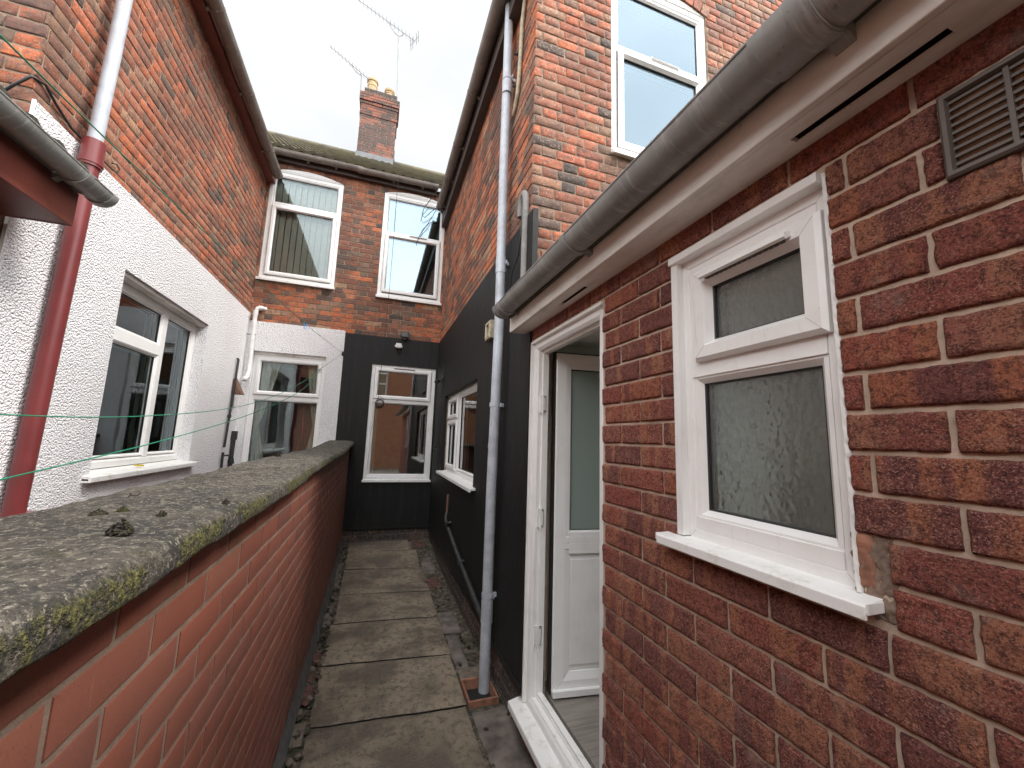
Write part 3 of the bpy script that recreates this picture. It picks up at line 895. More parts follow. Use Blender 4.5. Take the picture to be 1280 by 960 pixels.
W = window(HB, FR, (side_win[0]+.006, side_win[1]+.02, side_win[2]-.006, side_win[3]-.006), -.045,
       [(3.56, 1.20, 4.59, 2.05, 'fixed'), (4.66, 1.815, 5.235, 2.05, 'sash'), (4.66, 1.20, 5.235, 1.765, 'sash')],
       bars=[(4.595, 1.18, 4.655, 2.06), (4.655, 1.765, 5.24, 1.815)], fw=.055, glass='glassmirror', sill=(3.40, 5.33, 1.135, .075, .03), label='three light white window in the black side wall')
room(HB, FR, 2.45, 6.1, .15, 2.9, -.12, -2.6)
k = MB(FR)
def cur2(s, t): return (3.52 + 1.1*s, 1.1 + 1.05*t, -.17 + .02*math.sin(s*60))
k.grid(cur2, 120, 4); k.build('net_curtain', MAT['curtain'], W, smooth=60)
W = window(HB, FF, (f_win[0]+.004, f_win[1]+.02, f_win[2]-.004, 5.23), -.012,
       [(1.55, 4.625, 2.37, 5.165, 'fixed'), (1.565, 3.76, 2.355, 4.57, 'sash')], bars=[(1.54, 4.565, 2.38, 4.62)], fw=.06, glass='glassup', arch=.08,
       sill=(1.478, 2.44, 3.68, .05, .04), vents=[(1.845, 4.578, 2.115, 4.603, .026)], label='upper window above the extension gutter reflecting pale sky', mit=True)
k = MB(FF); k.box((1.50, 3.6, -.165), (2.42, 5.24, -.160)); k.box((1.50, 4.30, -.160), (2.42, 4.312, -.155))
k.build('roller_blind', MAT['blind'], W)
room(HB, FF, 1.38, 3.5, 3.1, 5.45, -.18, -3.0)

# extension
ext_win = (.525, 1.290, .985, 2.146)
door_op = (1.402, .14, 2.186, 2.140)
HX = HB
m = MB(FR)
wall_core(m, (-1.6, -.1, 2.285-.001, 2.40), [ext_win, door_op], -.12, 0, 1)
patch = (.482, 1.225, .525, 1.318)
bricks(m, (-1.6, -.06, 2.19, 2.40), [ext_win, door_op, (.474, 1.268, .53, 1.402), (.093, 2.004, .341, 2.152)], 'stretcher', seed='nr3', v_or=1.705-.0755*24, h=.0755, u_or=.485-.225*20+(0.1125 if (24+3) % 2 else 0), L=.225, jit=.0010, proud=.0085, nu=20, nv=7, rough=.0026)
# orange broken brick and rough mortar at the window corner
m.attr = (.1, .6, .98); brick_piece(m, .497, 1.312, .5235, 1.408, ('pt', 4), .005, .001, 40, 12, 2, .004)
m.attr = (0, 0, 0)
m.build('extension_wall', [MAT['near'], MAT['nearmortar'], MAT['clay']], HX, smooth=50)
k = MB(FR)
k.grid(lambda s, t: (.462+.07*s + nz(t*9, s, 2)*.008, 1.262+.146*t + nz(s*9, t, 5)*.008, .0025 + nz(s*6, t*9, 1)*.0045 + nz(s*20, t*30, 4)*.002 - (.010 if min(s, 1-s, t, 1-t) < .01 else 0)), 26, 44)
k.build('mortar_patch', MAT['gardenmortar'], HX, smooth=60)

# near window: frame, hood, trims, sill
nf = -.012
W = window(HX, FR, (.529, 1.300, .958, 2.122), nf,
       [(.561, 1.360, .926, 1.757, 'fixed'), (.554, 1.812, .891, 2.056, 'sash')], bars=[(.556, 1.757, .931, 1.812), (.556, 1.325, .931, 1.360), (.891, 1.812, .931, 2.095), (.556, 2.056, .892, 2.095)], fw=.032, glass='obscure',
       mit=True, label='small obscure glass window with a hooded top opener in the near brick wall', depth=.07)
k = MB(FR)
k.box((.9585, 1.302, -.06), (.984, 2.145, .012)); k.box((.529, 2.1225, -.06), (.9850, 2.1455, .022))
k.build('cover_trim', MAT['upvc'], W, bevel=.002)
k = MB(FR)
rgc = random.Random(5)
pr = []
for i in range(150):
    z = 1.300 + .842*i/149
    w = .528 - .006 - .007*abs(nz(z, 3, 1, 28)) - .005*abs(nz(z, 8, 4, 70))
    pr.append((k.vert((.531, z, -.004)), k.vert(((.531+w)/2, z, .010)), k.vert((w, z, .007)), k.vert((w, z, -.01))))
for i in range(149):
    for q in range(3): k.face((pr[i][q], pr[i+1][q], pr[i+1][q+1], pr[i][q+1]))
k.build('sealant', MAT['caulk'], W, smooth=60, recalc=True)
k = MB(FR)      # hood of the trickle vent
A = [(.600, 2.046), (.852, 2.046)]
prof = [(nf+.019, 2.050), (nf+.040, 2.043), (nf+.044, 2.031), (nf+.036, 2.027), (nf+.019, 2.038)]
a = [k.vert((.600, z, n)) for n, z in prof]; b = [k.vert((.852, z, n)) for n, z in prof]
for q in range(5): k.face((a[q], a[(q+1) % 5], b[(q+1) % 5], b[q]))
k.face(a); k.face(b[::-1])
for q in range(16): k.box((.612+.0145*q, 2.0265, nf+.022), (.622+.0145*q, 2.0335, nf+.034), 1)
k.build('vent_hood', [MAT['upvc'], MAT['brownplastic']], W, recalc=True)
k = MB(FR)      # projecting sill with an open end cap
prof = [(-.07, 1.303), (.002, 1.2995), (.046, 1.2945), (.050, 1.290), (.050, 1.268), (.0445, 1.268), (.0445, 1.281), (.002, 1.2835), (-.07, 1.2835)]
a = [k.vert((.490, z, n)) for n, z in prof]; b = [k.vert((1.03, z, n)) for n, z in prof]
for q in range(9): k.face((a[q], a[(q+1) % 9], b[(q+1) % 9], b[q]))
k.face(a); k.face(b[::-1])
k.prism([(.4865, 1.2775), (.4895, 1.2775), (.4895, 1.2965), (.4865, 1.2965)], .004, .0495); k.prism([(1.0305, 1.2775), (1.0335, 1.2775), (1.0335, 1.2965), (1.0305, 1.2965)], .004, .0495)
k.build('sill', MAT['sill'], W, recalc=True, bevel=.0012)

# extension room
k = MB()
x0, x1, y0, y1, z0, z1 = .99, 3.2, -.6, 2.275, .20, 2.18
k.box((x0, y0, z0-.03), (x1, y1, z0), 1); k.box((x0, y0, z1), (x1, y1, z1+.03), 2)
k.box((x1, y0, z0), (x1+.03, .75, z1)); k.box((x1, 1.75, z0), (x1+.03, y1, z1)); k.box((x1, .75, z0), (x1+.03, 1.75, .95)); k.box((x1, .75, 2.1), (x1+.03, 1.75, z1)); k.box((x0, y0-.03, z0), (x1, y0, z1)); k.box((x0, y1, z0), (x1, y1+.009, z1))  # unseen far wall has an added opening to bring daylight into the room
k.build('room', [MAT['extwall'], MAT['floor'], MAT['ceiling']], HX)

# door frame, sill and leaf
k = MB(FR)
nfd = -.006
u0, v0, u1, v1 = 1.406, .165, 2.182, 2.136
k.ring(u0, v0, u1, v1, [(0, nfd-.07), (0, nfd), (.034, nfd), (.048, nfd-.012), (.048, nfd-.036), (.062, nfd-.036), (.062, nfd-.07)])
mitre(k, u0, v0, u1, v1, .034, nfd, 1)
k.box((2.1785, .17, -.03), (2.192, 2.14, .014)); k.box((1.399, .17, -.05), (1.408, 2.137, -.006)); k.box((1.40, 2.133, -.03), (2.192, 2.146, .014))
D = k.build('door', [MAT['upvc'], MAT['seam']], HX, bevel=.002); D['label'] = 'white panelled door standing open into the extension'
k = MB(FR)
prof = [(-.09, .168), (.020, .164), (.072, .152), (.074, .146), (.074, .118), (.066, .118), (.066, .135), (.0, .14), (-.09, .14)]
a = [k.vert((1.355, z, n)) for n, z in prof]; b = [k.vert((2.245, z, n)) for n, z in prof]
for q in range(9): k.face((a[q], a[(q+1) % 9], b[(q+1) % 9], b[q]))
k.face(a); k.face(b[::-1]); k.build('door_sill', MAT['sill'], D, recalc=True, bevel=.0015)
k = MB(FR); k.box((1.455, .229, nfd-.068), (2.135, .240, nfd-.040)); k.box((1.455, .205, nfd-.02), (2.135, .216, nfd-.010)); k.build('threshold_strip', MAT['sill'], D)
ang = R(-7)
FD = Frame((.985, 2.118, 0), (math.cos(ang), math.sin(ang), 0), (math.sin(ang), -math.cos(ang), 0))
k = MB(FD); LW, lb, lt = .72, .222, 2.085; nfl = .0
ring_prof = lambda w: [(0, nfl-.06), (0, nfl-.008), (.006, nfl), (w*.62, nfl), (w, nfl-.016), (w, nfl-.06)]
k.ring(.012, lb, .012+LW, lt, ring_prof(.098))
k.ring(.012+.0, .93, .012+LW, 1.055, [(0.03, nfl-.05), (.03, nfl-.001), (.045, nfl-.001), (.06, nfl-.001), (.06, nfl-.05)])
k.box((.10, .935, -.055), (.63, 1.05, -.0015))
k.box((.10, .925, -.04), (.63, .935, -.012)); k.box((.10, 1.05, -.04), (.63, 1.06, -.012))
mitre(k, .012, lb, .012+LW, lt, .06, nfl, 1)
k.box((.10, lb+.09, -.045), (.64, .93, -.020))
k.box((.12, lb+.13, -.020), (.62, .90, -.014))
k.box((.012, lb-.008, -.005), (.012+LW, lb+.022, .022))
L_ = k.build('door_leaf', [MAT['upvc'], MAT['seam']], D, bevel=.002, recalc=True)
k = MB(FD); k.box((.105, 1.055, -.045), (.635, lt-.09, -.022)); k.build('door_glass', MAT['frosted'], L_) if False else k.build('door_glass', MAT['frosted'], D)
k = MB(FD); k.ring(.1085, 1.0585, .6315, lt-.0945, [(0, -.022), (0, -.012), (.005, -.016), (.005, -.022)]); k.box((.002, lb, -.055), (.0115, lt, -.010)); k.box((.0, lt+.001, -.05), (.75, lt+.009, -.02))
k.build('door_gasket', MAT['gasket'], D, recalc=True)
for z in (.47, 1.08, 1.72):
    k = MB(FR); k.box((2.120, z, nfd-.058), (2.134, z+.10, nfd-.020)); k.box((2.112, z+.012, nfd-.05), (2.121, z+.088, nfd-.030)); k.tube([(2.119, z-.006, nfd-.036), (2.119, z+.106, nfd-.036)], .007, 10)
    k.build('door_hinge', MAT['whiteplastic'], D, recalc=True, bevel=.001)

# extension eaves
k = MB()
XF = .762
k.box((XF-.012, -1.65, 2.221), (XF+.006, 2.285, 2.36)); fas = k.build('fascia', MAT['fascia'], HX, bevel=.003)
k = MB()
ys_ = [(-1.65, .30), (.66, 1.27), (1.43, 2.283)]
slot = [(-.30, .33), (.455, .735), (1.30, 1.415)]
slots = [(-.30, .0), (.295, .548), (1.45, 1.70)]
cur = -1.65
for (s0, s1) in slots:
    k.box((XF+.0065, cur, 2.222), (XR-.009, s0, 2.234)); cur = s1
    k.box((XF+.0065, s0, 2.222), (.806, s1, 2.2255)); k.box((.826, s0, 2.222), (XR-.009, s1, 2.2255)); k.box((XF+.0065, s0, 2.238), (XR-.009, s1, 2.262), 1)
k.box((XF+.0065, cur, 2.222), (XR-.009, 2.283, 2.234))
k.build('soffit', [MAT['fascia'], MAT['dark']], HX, bevel=.0)
k = MB(); k.box((XF-.010, 2.2855, 2.225), (XR-.004, 2.297, 2.36)); k.build('barge_end', MAT['fascia'], HX)
gutter(HX, (.682, -1.7, 2.305), (.682, 2.235, 2.352), (-1, 0, 0), .058, 'gutter', (True, True), brackets=(1.7+.40, 1.7+1.30, 1.7+2.19-.05, .9), unions=(1.7+.435,), fascia_n=.022)
tiled_roof(HX, (.70, -1.7, 2.372), (0, 1, 0), (1, 0, 0), 3.97, 3.4, 20, 'slates', ridge=False, name='extension_roof')
# vent grille
k = MB(FR)
gu0, gu1, gv0, gv1 = .095, .338, 2.000, 2.150
k.ring(gu0, gv0, gu1, gv1, [(0, -.03), (0, .014), (.004, .018), (.010, .018), (.012, .010), (.012, -.03)])
k.box((gu0+.01, gv0+.01, -.03), (gu1-.01, gv1-.01, -.028), 1)
G_ = k.build('vent_grille', [MAT['brownplastic'], MAT['dark']], HX)
for i in range(9):
    z = gv0+.020 + i*.0138
    k = MB(FR); a = [k.vert((gu0+.011, z, .010)), k.vert((gu0+.011, z+.005, .010)), k.vert((gu0+.011, z+.010, -.012)), k.vert((gu0+.011, z+.0065, -.012))]
    b = [k.vert((gu1-.011, z, .010)), k.vert((gu1-.011, z+.005, .010)), k.vert((gu1-.011, z+.010, -.012)), k.vert((gu1-.011, z+.0065, -.012))]
    for q in range(4): k.face((a[q], a[(q+1) % 4], b[(q+1) % 4], b[q]))
    k.build('louvre', MAT['brownplastic'], G_, recalc=True)
k = MB(FR); k.box((.258, gv0+.011, -.01), (.264, gv1-.011, .0125)); k.build('divider', MAT['brownplastic'], G_)

# upper eaves of the outshot
k = MB(); k.box((.782, 2.20, 4.98), (.80, 6.17, 5.20)); k.box((.8005, 2.20, 4.98), (XR-.005, 6.165, 4.995)); k.build('fascia', MAT['darkwood'], HB)
gutter(HB, (.715, 2.15, 5.19), (.715, 5.98, 5.215), (-1, 0, 0), .058, 'gutterb', (True, True), brackets=(.3, 1.55, 2.35, 3.05, 3.7), unions=(1.2, 2.72), fascia_n=.01)
tiled_roof(HB, (.74, 2.2, 5.25), (0, 1, 0), (1, 0, 0), 3.95, 3.6, 35, 'slates', ridge=False)
# downpipe
px, py = .795, 2.71
pipe(HB, [(px, py, -.12), (px-.004, py-.005, 1.2), (px, py-.03, 2.4), (px-.002, py, 3.6), (px, py+.02, 5.15)], .0355, 'pipe',
     collars=[((px, py, 4.30), (px, py+.005, 4.42), .0395), ((px, py-.02, 2.78), (px, py-.02, 2.90), .0395), ((px-.003, py-.005, 1.50), (px-.003, py-.006, 1.53), .037), ((px, py, .36), (px, py, .50), .0395)],
     brackets=[((px, py+.005, 4.44), (.078, 0, 0)), ((px, py-.02, 2.86), (.078, 0, 0)), ((px-.003, py-.015, 1.80), (.082, 0, 0)), ((px, py, .53), (.08, 0, 0))])
# black waste pipe lying against the wall
m = MB(); m.tube([(.865, 4.66, .74), (.838, 4.64, .70), (.828, 4.60, .655), (.826, 4.45, .61), (.826, 3.7, .44), (.826, 2.95, .30), (.826, 2.80, .27)], .021, 12)
m.tube([(.826, 4.52, .632), (.826, 4.42, .604)], .027, 12); m.tube([(.826, 3.76, .455), (.826, 3.69, .438)], .026, 12)
wp = m.build('waste_pipe', MAT['wornblack'], HB, smooth=40)
m = MB(); m.tube([(.868, 4.655, .92), (.852, 4.655, .91), (.846, 4.65, .74), (.840, 4.645, .70)], .016, 10); m.build('copper_stub', MAT['browncap'], wp, smooth=40)
for (y, z) in ((4.42, .70), (3.72, .50)):
    m = MB(); m.tube([(.856, y, z-.04), (.80, y, z-.06+.0)], .012, 10); m.tube([(.806, y+.0, z-.07), (.806, y, z-.035)], .016, 10); m.build('pipe_clip', MAT['wornblack'], wp, smooth=40)
# old hose looped up the corner brickwork
m = MB(); P = [(.86, 2.38, 5.10), (.848, 2.42, 5.02), (.846, 2.49, 4.93), (.846, 2.535, 4.78), (.846, 2.55, 4.55), (.846, 2.565, 4.35), (.848, 2.60, 4.22), (.850, 2.66, 4.14), (.852, 2.70, 4.12)]
pts = []
for i in range(len(P)-1):
    for q in range(4): pts.append(Vector(P[i]).lerp(Vector(P[i+1]), q/4))
pts.append(Vector(P[-1])); m.tube(pts, .016, 10); hs = m.build('old_conduit', MAT['hose'], HB, smooth=60)
for (y, z) in ((2.575, 4.58), (2.585, 4.30)):
    m = MB(); m.box((.835, y, z), (.868, y+.05, z+.018)); m.tube([(.84, y+.045, z+.009), (.815, y+.05, z+.012)], .008, 8); m.build('pipe_clip', MAT['blackplastic'], hs)
m = MB(); P = []
for i in range(13):
    a = math.pi*i/12; P.append((.848, 2.385-.055*math.cos(a), 3.14+.10*math.sin(a)))
m.tube([(.848, 2.33, 2.60)] + P + [(.85, 2.44, 3.10)], .024, 10); m.build('cement_hood', MAT['greyrender'], HB, smooth=60)
m = MB(); m.tube([(.83, 2.345, 3.08), (.828, 2.36, 2.95), (.828, 2.40, 2.80), (.826, 2.52, 2.72), (.83, 2.56, 2.62)], .006, 8); m.build('cable', MAT['blackplastic'], HB, smooth=60)
# small cream vent on the black side wall behind the downpipe
m = MB(FR); m.ring(3.02, 2.375, 3.17, 2.525, [(0, .0), (0, .05), (.022, .058), (.03, .05), (.03, .0)]); m.box((3.04, 2.40, 0), (3.15, 2.50, .020), 1)
m.build('vent_cowl', [MAT['hose'], MAT['dark']], HB, bevel=.003)

# end gutter, fascia and main roof (right half)
def end_eaves(H, x0, x1, caps, unions, brackets):
    k = MB(); k.box((x0, 6.10, 5.478), (x1, 6.118, 5.60)); k.box((x0, 6.1185, 5.478), (x1, YE-.009, 5.49)); k.build('fascia', MAT['darkwood'], H)
    gutter(H, (x0, 6.03, 5.575), (x1, 6.03, 5.590), (0, -1, 0), .056, 'gutterb', caps, brackets=brackets, unions=unions, fascia_n=.014)
end_eaves(HB, -.516, .66, (False, True), (.03,), (.5, .95))
tiled_roof(HB, (-.516, 6.0, 5.635), (1, 0, 0), (0, 1, 0), 6.0, 4.0, 36.2, 'tiles')
# chimney on the party wall
C0, C1, cy0, cy1 = -.945, -.085, 9.72, 10.30
FC = Frame((0, cy0, 0), (1, 0, 0), (0, -1, 0)); FCS = Frame((C1, 0, 0), (0, 1, 0), (1, 0, 0)); FCW = Frame((C0, 0, 0), (0, 1, 0), (-1, 0, 0))
m = MB()
m.box((C0, cy0, 8.0), (C1, cy1, 9.95), 1)
for F_, a, b in ((FC, C0-.004, C1+.004), (FCS, cy0, cy1), (FCW, cy0, cy1)):
    m.F = F_
    bricks(m, (a, 8.1, b, 9.54), [], 'flemish', seed='ch', v_or=8.05, jit=.003, proud=.005)
    bricks(m, (a-.014, 9.54, b+.014, 9.62), [], 'stretcher', seed='ch1', v_or=9.54, jit=.002, proud=.024)
    bricks(m, (a, 9.62, b, 9.84), [], 'stretcher', seed='ch2', v_or=9.62, jit=.003, proud=.008)
    bricks(m, (a-.02, 9.84, b+.02, 9.92), [], 'stretcher', seed='ch3', v_or=9.84, jit=.003, proud=.028)
    bricks(m, (a-.045, 9.92, b+.045, 10.14), [], 'stretcher', seed='ch4', v_or=9.92, jit=.003, proud=.052)
m.F = WORLD
m.box((C0-.04, cy0-.04, 9.94), (C1+.04, cy1+.04, 10.145), 1)
CH = m.build('chimney', [MAT['chim'], MAT['gardenmortar']], HB, smooth=35)
m = MB()
m.box((C0+.045, cy0+.04, 10.1), (C1-.03, cy1-.04, 10.335), 1)
for F_, a, b in ((Frame((0, cy0+.04, 0), (1, 0, 0), (0, -1, 0)), C0+.04, C1-.025), (Frame((C1-.03, 0, 0), (0, 1, 0), (1, 0, 0)), cy0+.04, cy1-.04), (Frame((C0+.045, 0, 0), (0, 1, 0), (-1, 0, 0)), cy0+.04, cy1-.04)):
    m.F = F_; bricks(m, (a, 10.12, b, 10.335), [], 'stretcher', seed='blk', v_or=10.115, jit=.004, proud=.005)
m.F = WORLD
m.build('blocking_course', [MAT['plinth'], MAT['cement']], CH, smooth=35)
m = MB(); bx0, bx1 = C0+.05, C1-.035
m.grid(lambda s, t: (bx0+(bx1-bx0)*s, cy0+.05+.48*t, 10.325 + .07*min(1, 6*min(s, 1-s))*min(1, 5*min(t, 1-t)+.001) + nz(s*9, t*5, 2)*.015), 24, 12)
m.build('flaunching', MAT['cement'], CH, smooth=30)
def pot(x, y, z, r, h):
    m = MB(); pr = [(r*.92, 0), (r*.92, .03), (r*.86, .035), (r*.90, h*.45), (r*1.0, h*.47), (r*1.0, h*.53), (r*.92, h*.55), (r*.94, h-.07), (r*1.12, h-.06), (r*1.12, h), (r*.85, h), (r*.85, h-.3)]
    n = 20; rows = [[m.vert((x+math.cos(2*math.pi*j/n)*q, y+math.sin(2*math.pi*j/n)*q, z+zz)) for j in range(n)] for q, zz in pr]
    for i in range(len(rows)-1):
        for j in range(n): m.face((rows[i][j], rows[i][(j+1) % n], rows[i+1][(j+1) % n], rows[i+1][j]))
    m.build('chimney_pot', MAT['pot'], CH, smooth=40)
pot(-.74, 9.93, 10.36, .125, .36); pot(-.31, 9.93, 10.35, .115, .22)
m = MB(); m.box((C0-.03, cy0-.03, 8.33), (C1+.03, cy0-.012, 8.50)); m.box((C1+.012, cy0-.03, 8.35), (C1+.03, cy1, 8.75))
m.build('flashing', MAT['lead'], CH)

# ------------------------------------------------------------------ HOUSE WITH WHITE PEBBLEDASH (left)
HW = thing('terraced_house', (XL, 4.2, 0), 'terraced house with white pebbledash lower walls and browned brick above', 'house')
lw = (3.375, 1.235, 4.862, 2.655)
ZW = 3.165
ul_win = (-1.706, 3.675, -.73, 5.34 + .085)
ll_win = (-1.645, .98, -.735, 2.66)
m = MB(FL)
wall_core(m, (2.6655, -.1, YE, 5.35), [lw], -.25, 0, 1)
bricks(m, (2.465-.004, ZW-.03, YE, 5.35), [], 'flemish', seed='ls', v_or=3.14, u_or=.05, jit=.0026, proud=.005, nu=4, nv=2, rough=.002)
m.build('brick_wall', [MAT['oldb'], MAT['lime']], HW, smooth=40)
m = MB(FLF)
wall_core(m, (-4.2, -.1, XL, 5.31), [], -.20, 0, 1)
for i in range(30):
    z = 5.31 + .075*i; ua = XL - .02 - .075*i/math.tan(R(35))
    if ua < -4.0: break
    m.box((-4.2, z, -.2), (ua, z+.075, 0), 1)
bricks(m, (-4.2, 2.5, XL+.004, 5.31), [], 'flemish', seed='lf', v_or=3.14, u_or=XL, jit=.003, proud=.006, nu=6, nv=3, rough=.003)
m.build('brick_wall', [MAT['old'], MAT['lime']], HW, smooth=40)
m = MB(FE)
wall_core(m, (XL, -.1, -.516-.0005, 5.60), [ul_win, ll_win], -.20, 0, 1)
bricks(m, (XL+.004, 3.05, -.516, 5.60), [ul_win], 'flemish', seed='end', v_or=3.035, u_or=.07, jit=.0025, proud=.005)
arch_ring(m, ul_win[0], ul_win[2], 5.34, .085, .11, 'a3')
m.build('brick_wall', [MAT['old'], MAT['lime']], HW, smooth=35)
# pebbledash coats
m = MB(FL)
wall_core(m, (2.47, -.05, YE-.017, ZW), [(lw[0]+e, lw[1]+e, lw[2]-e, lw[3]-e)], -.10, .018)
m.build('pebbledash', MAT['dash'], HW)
m = MB(FE)
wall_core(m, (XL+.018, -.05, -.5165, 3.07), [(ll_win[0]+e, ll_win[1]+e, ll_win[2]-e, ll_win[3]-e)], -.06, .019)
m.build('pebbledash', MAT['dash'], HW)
m = MB(FL); m.box((2.4630, 1.9, .004), (2.4692, ZW+.003, .0205)); m.build('corner_bead', MAT['whiteplastic'], HW, bevel=.002)

W = window(HW, FL, (lw[0]+.006, lw[1]+.03, lw[2]-.006, lw[3]-.035), -.08,
       [(3.44, 2.275, 4.215, 2.565, 'fixed'), (3.44, 1.335, 4.215, 2.185, 'fixed'), (4.285, 1.335, 4.80, 2.565, 'fixed')],
       bars=[(4.215, 1.32, 4.285, 2.57), (3.42, 2.185, 4.216, 2.275)], fw=.06, glass='glass', label='large white three light window in the pebbledash side wall')
k = MB(FL); k.box((lw[0]+.005, lw[3]-.034, -.10), (lw[2]-.004, lw[3]-.005, -.004)); k.build('head_trim', MAT['fascia'], W, bevel=.002)
k = MB(FL)
prof = [(-.11, 1.262), (.06, 1.238), (.066, 1.232), (.066, 1.200), (.052, 1.200), (.052, 1.222), (-.11, 1.238)]
a = [k.vert((3.315, z, n)) for n, z in prof]; b = [k.vert((4.93, z, n)) for n, z in prof]
for q in range(7): k.face((a[q], a[(q+1) % 7], b[(q+1) % 7], b[q]))
k.face(a); k.face(b[::-1]); k.box((3.311, 1.200, .0), (3.315, 1.212, .066)); k.build('sill', MAT['sill'], W, recalc=True, bevel=.002)
room(HW, FL, 2.7, 6.0, .5, 2.9, -.18, -2.8)
k = MB(FL)
def wall_unit(): 
    k.box((4.05, .6, -.95), (4.95, 2.55, -.90))
k.grid(lambda s, t: (4.55+.35*s, 1.2+1.5*t, -.25+.02*math.sin(s*25)), 50, 4)
k.build('net_curtain', MAT['curtain'], W, smooth=60)
W = window(HW, FE, (ul_win[0]+.004, ul_win[1]+.02, ul_win[2]-.004, 5.34), .0,
       [(-1.645, 4.86, -.79, 5.285, 'fixed'), (-1.63, 3.775, -.80, 4.80, 'sash')], bars=[(-1.65, 4.80, -.785, 4.86)], fw=.06, glass='glassblind', arch=.085,
       sill=(-1.725, -.72, 3.695, .05, .035), label='upper window hung with cream vertical blinds')
k = MB(FE)
for i in range(11):
    u = -1.65 + .083*i
    for (z0_, z1_) in ((3.76, 5.28),):
        k.box((u, z0_, -.155), (u+.072, z1_, -.152)) if False else None
        a = [k.vert((u, z0_, -.150)), k.vert((u+.084, z0_, -.105)), k.vert((u+.084, z1_, -.105)), k.vert((u, z1_, -.150))]
        b = [k.vert((u, z0_, -.153)), k.vert((u+.084, z0_, -.108)), k.vert((u+.084, z1_, -.108)), k.vert((u, z1_, -.153))]
        k.face(a); k.face(b[::-1])
        for q in range(4): k.face((b[q], b[(q+1) % 4], a[(q+1) % 4], a[q]))
k.box((-1.66, 5.28, -.16), (-.78, 5.32, -.10))
k.build('vertical_blind', MAT['blind'], W)
room(HW, FE, -1.9, -.56, 3.15, 5.52, -.12, -3.0)
W = window(HW, FE, (ll_win[0]+.006, ll_win[1]+.02, ll_win[2]-.006, ll_win[3]-.045), -.035,
       [(-1.585, 2.075, -.795, 2.565, 'sash'), (-1.59, 1.06, -.79, 2.0, 'fixed')], bars=[(-1.60, 2.0, -.78, 2.06)], fw=.055,
       sill=(-1.70, -.70, 1.0, .06, .03), label='ground floor window with looped cream curtains behind the coping wall')
k = MB(FE); k.box((ll_win[0]+.004, ll_win[3]-.043, -.1), (ll_win[2]-.004, ll_win[3]-.004, -.025)); k.build('head_lintel', MAT['fascia'], W)
def drape(side):
    def fn(s, t):
        z = .95 + 1.65*t
        wd = .10 + .17*abs(t-.42)**.8 * 1.9
        u = (-1.62 + wd*s) if side < 0 else (-.76 - wd*.75*s)
        return (u, z, -.135 + .018*math.sin(s*26))
    return fn
k = MB(FE); k.grid(drape(-1), 44, 16); k.grid(drape(1), 44, 16); k.build('curtain', MAT['curtain'], W, smooth=60)
k = MB(FE); k.grid(lambda s, t: (-.985+.025*s-.02*t, .95+1.2*t, -.19+.006*math.sin(s*12)), 10, 6); k.build('red_curtain', MAT['redcurtain'], W, smooth=60)
room(HW, FE, -1.9, -.56, .5, 2.9, -.12, -3.0)

# left upper eaves
k = MB(); k.box((-1.66, 2.38, 5.13), (-1.642, 6.17, 5.33)); k.box((XL+.006, 2.38, 5.13), (-1.6605, 6.165, 5.145)); k.build('fascia', MAT['redboard'], HW)
gutter(HW, (-1.575, 2.35, 5.20), (-1.575, 5.98, 5.175), (1, 0, 0), .06, 'gutterb', (True, True), brackets=(.4, 1.3, 2.2, 3.1), unions=(1.75, 2.6), fascia_n=.008)
tiled_roof(HW, (-1.60, 2.4, 5.26), (0, 1, 0), (-1, 0, 0), 3.75, 3.4, 35, 'slates', ridge=False)
end_eaves(HW, -1.655, -.517, (True, False), (1.13,), (.42, .8))
tiled_roof(HW, (-5.4, 6.0, 5.635), (1, 0, 0), (0, 1, 0), 4.883, 4.0, 36.2, 'tiles')
# left downpipe: grey above, maroon below
lx, ly = -1.655, 2.775
dp = pipe(HW, [(lx-.01, ly, 3.16), (lx, ly-.005, 3.8), (lx, ly, 5.14)], .0345, 'pipe', name='downpipe')
pipe(HW, [(lx-.030, ly-.03, .0), (lx-.026, ly-.02, 1.0), (lx-.01, ly, 3.05)], .042, 'redpipe', collars=[((lx-.01, ly, 3.03), (lx-.01, ly, 3.19), .051), ((lx-.01, ly, 3.045), (lx-.01, ly, 3.065), .055)],
     brackets=[((lx-.01, ly, 2.0-.9), (-.075, 0, 0))], bmat='redpipe')
# thin black pipe, hopper and white waste in the corner
bx = -1.705
m = MB(); m.tube([(bx-.015, 5.81, 2.475), (bx, 5.815, 2.46), (bx, 5.80, 2.2), (bx, 5.72, 1.36)], .014, 10); m.tube([(bx, 5.71, 1.30), (bx, 5.70, .3)], .014, 10)
for z, y in ((1.72, 5.755), (1.08, 5.705)): m.tube([(bx, y, z), (bx, y, z+.035)], .020, 10)
bp = m.build('soil_pipe', MAT['blackplastic'], HW, smooth=50)
m = MB(); m.tube([(bx, 5.72, 1.26), (bx+.03, 5.78, 1.265), (bx+.06, 5.86, 1.24), (bx+.06, 5.92, 1.16)], .010, 8); m.build('pipe_branch', MAT['blackplastic'], bp, smooth=50)
m = MB()
a = [m.vert(p) for p in ((-1.73, 5.80, 2.02), (-1.73, 5.93, 2.02), (-1.62, 5.93, 2.02), (-1.62, 5.80, 2.02))]; b = [m.vert(p) for p in ((-1.73, 5.79, 2.20), (-1.73, 5.86, 2.24), (-1.71, 5.86, 2.24), (-1.71, 5.80, 2.22))]
m.face(a[::-1]); m.face(b)
for q in range(4): m.face((a[q], a[(q+1) % 4], b[(q+1) % 4], b[q]))
m.build('hopper', MAT['browncap'], HW, recalc=True, bevel=.004)
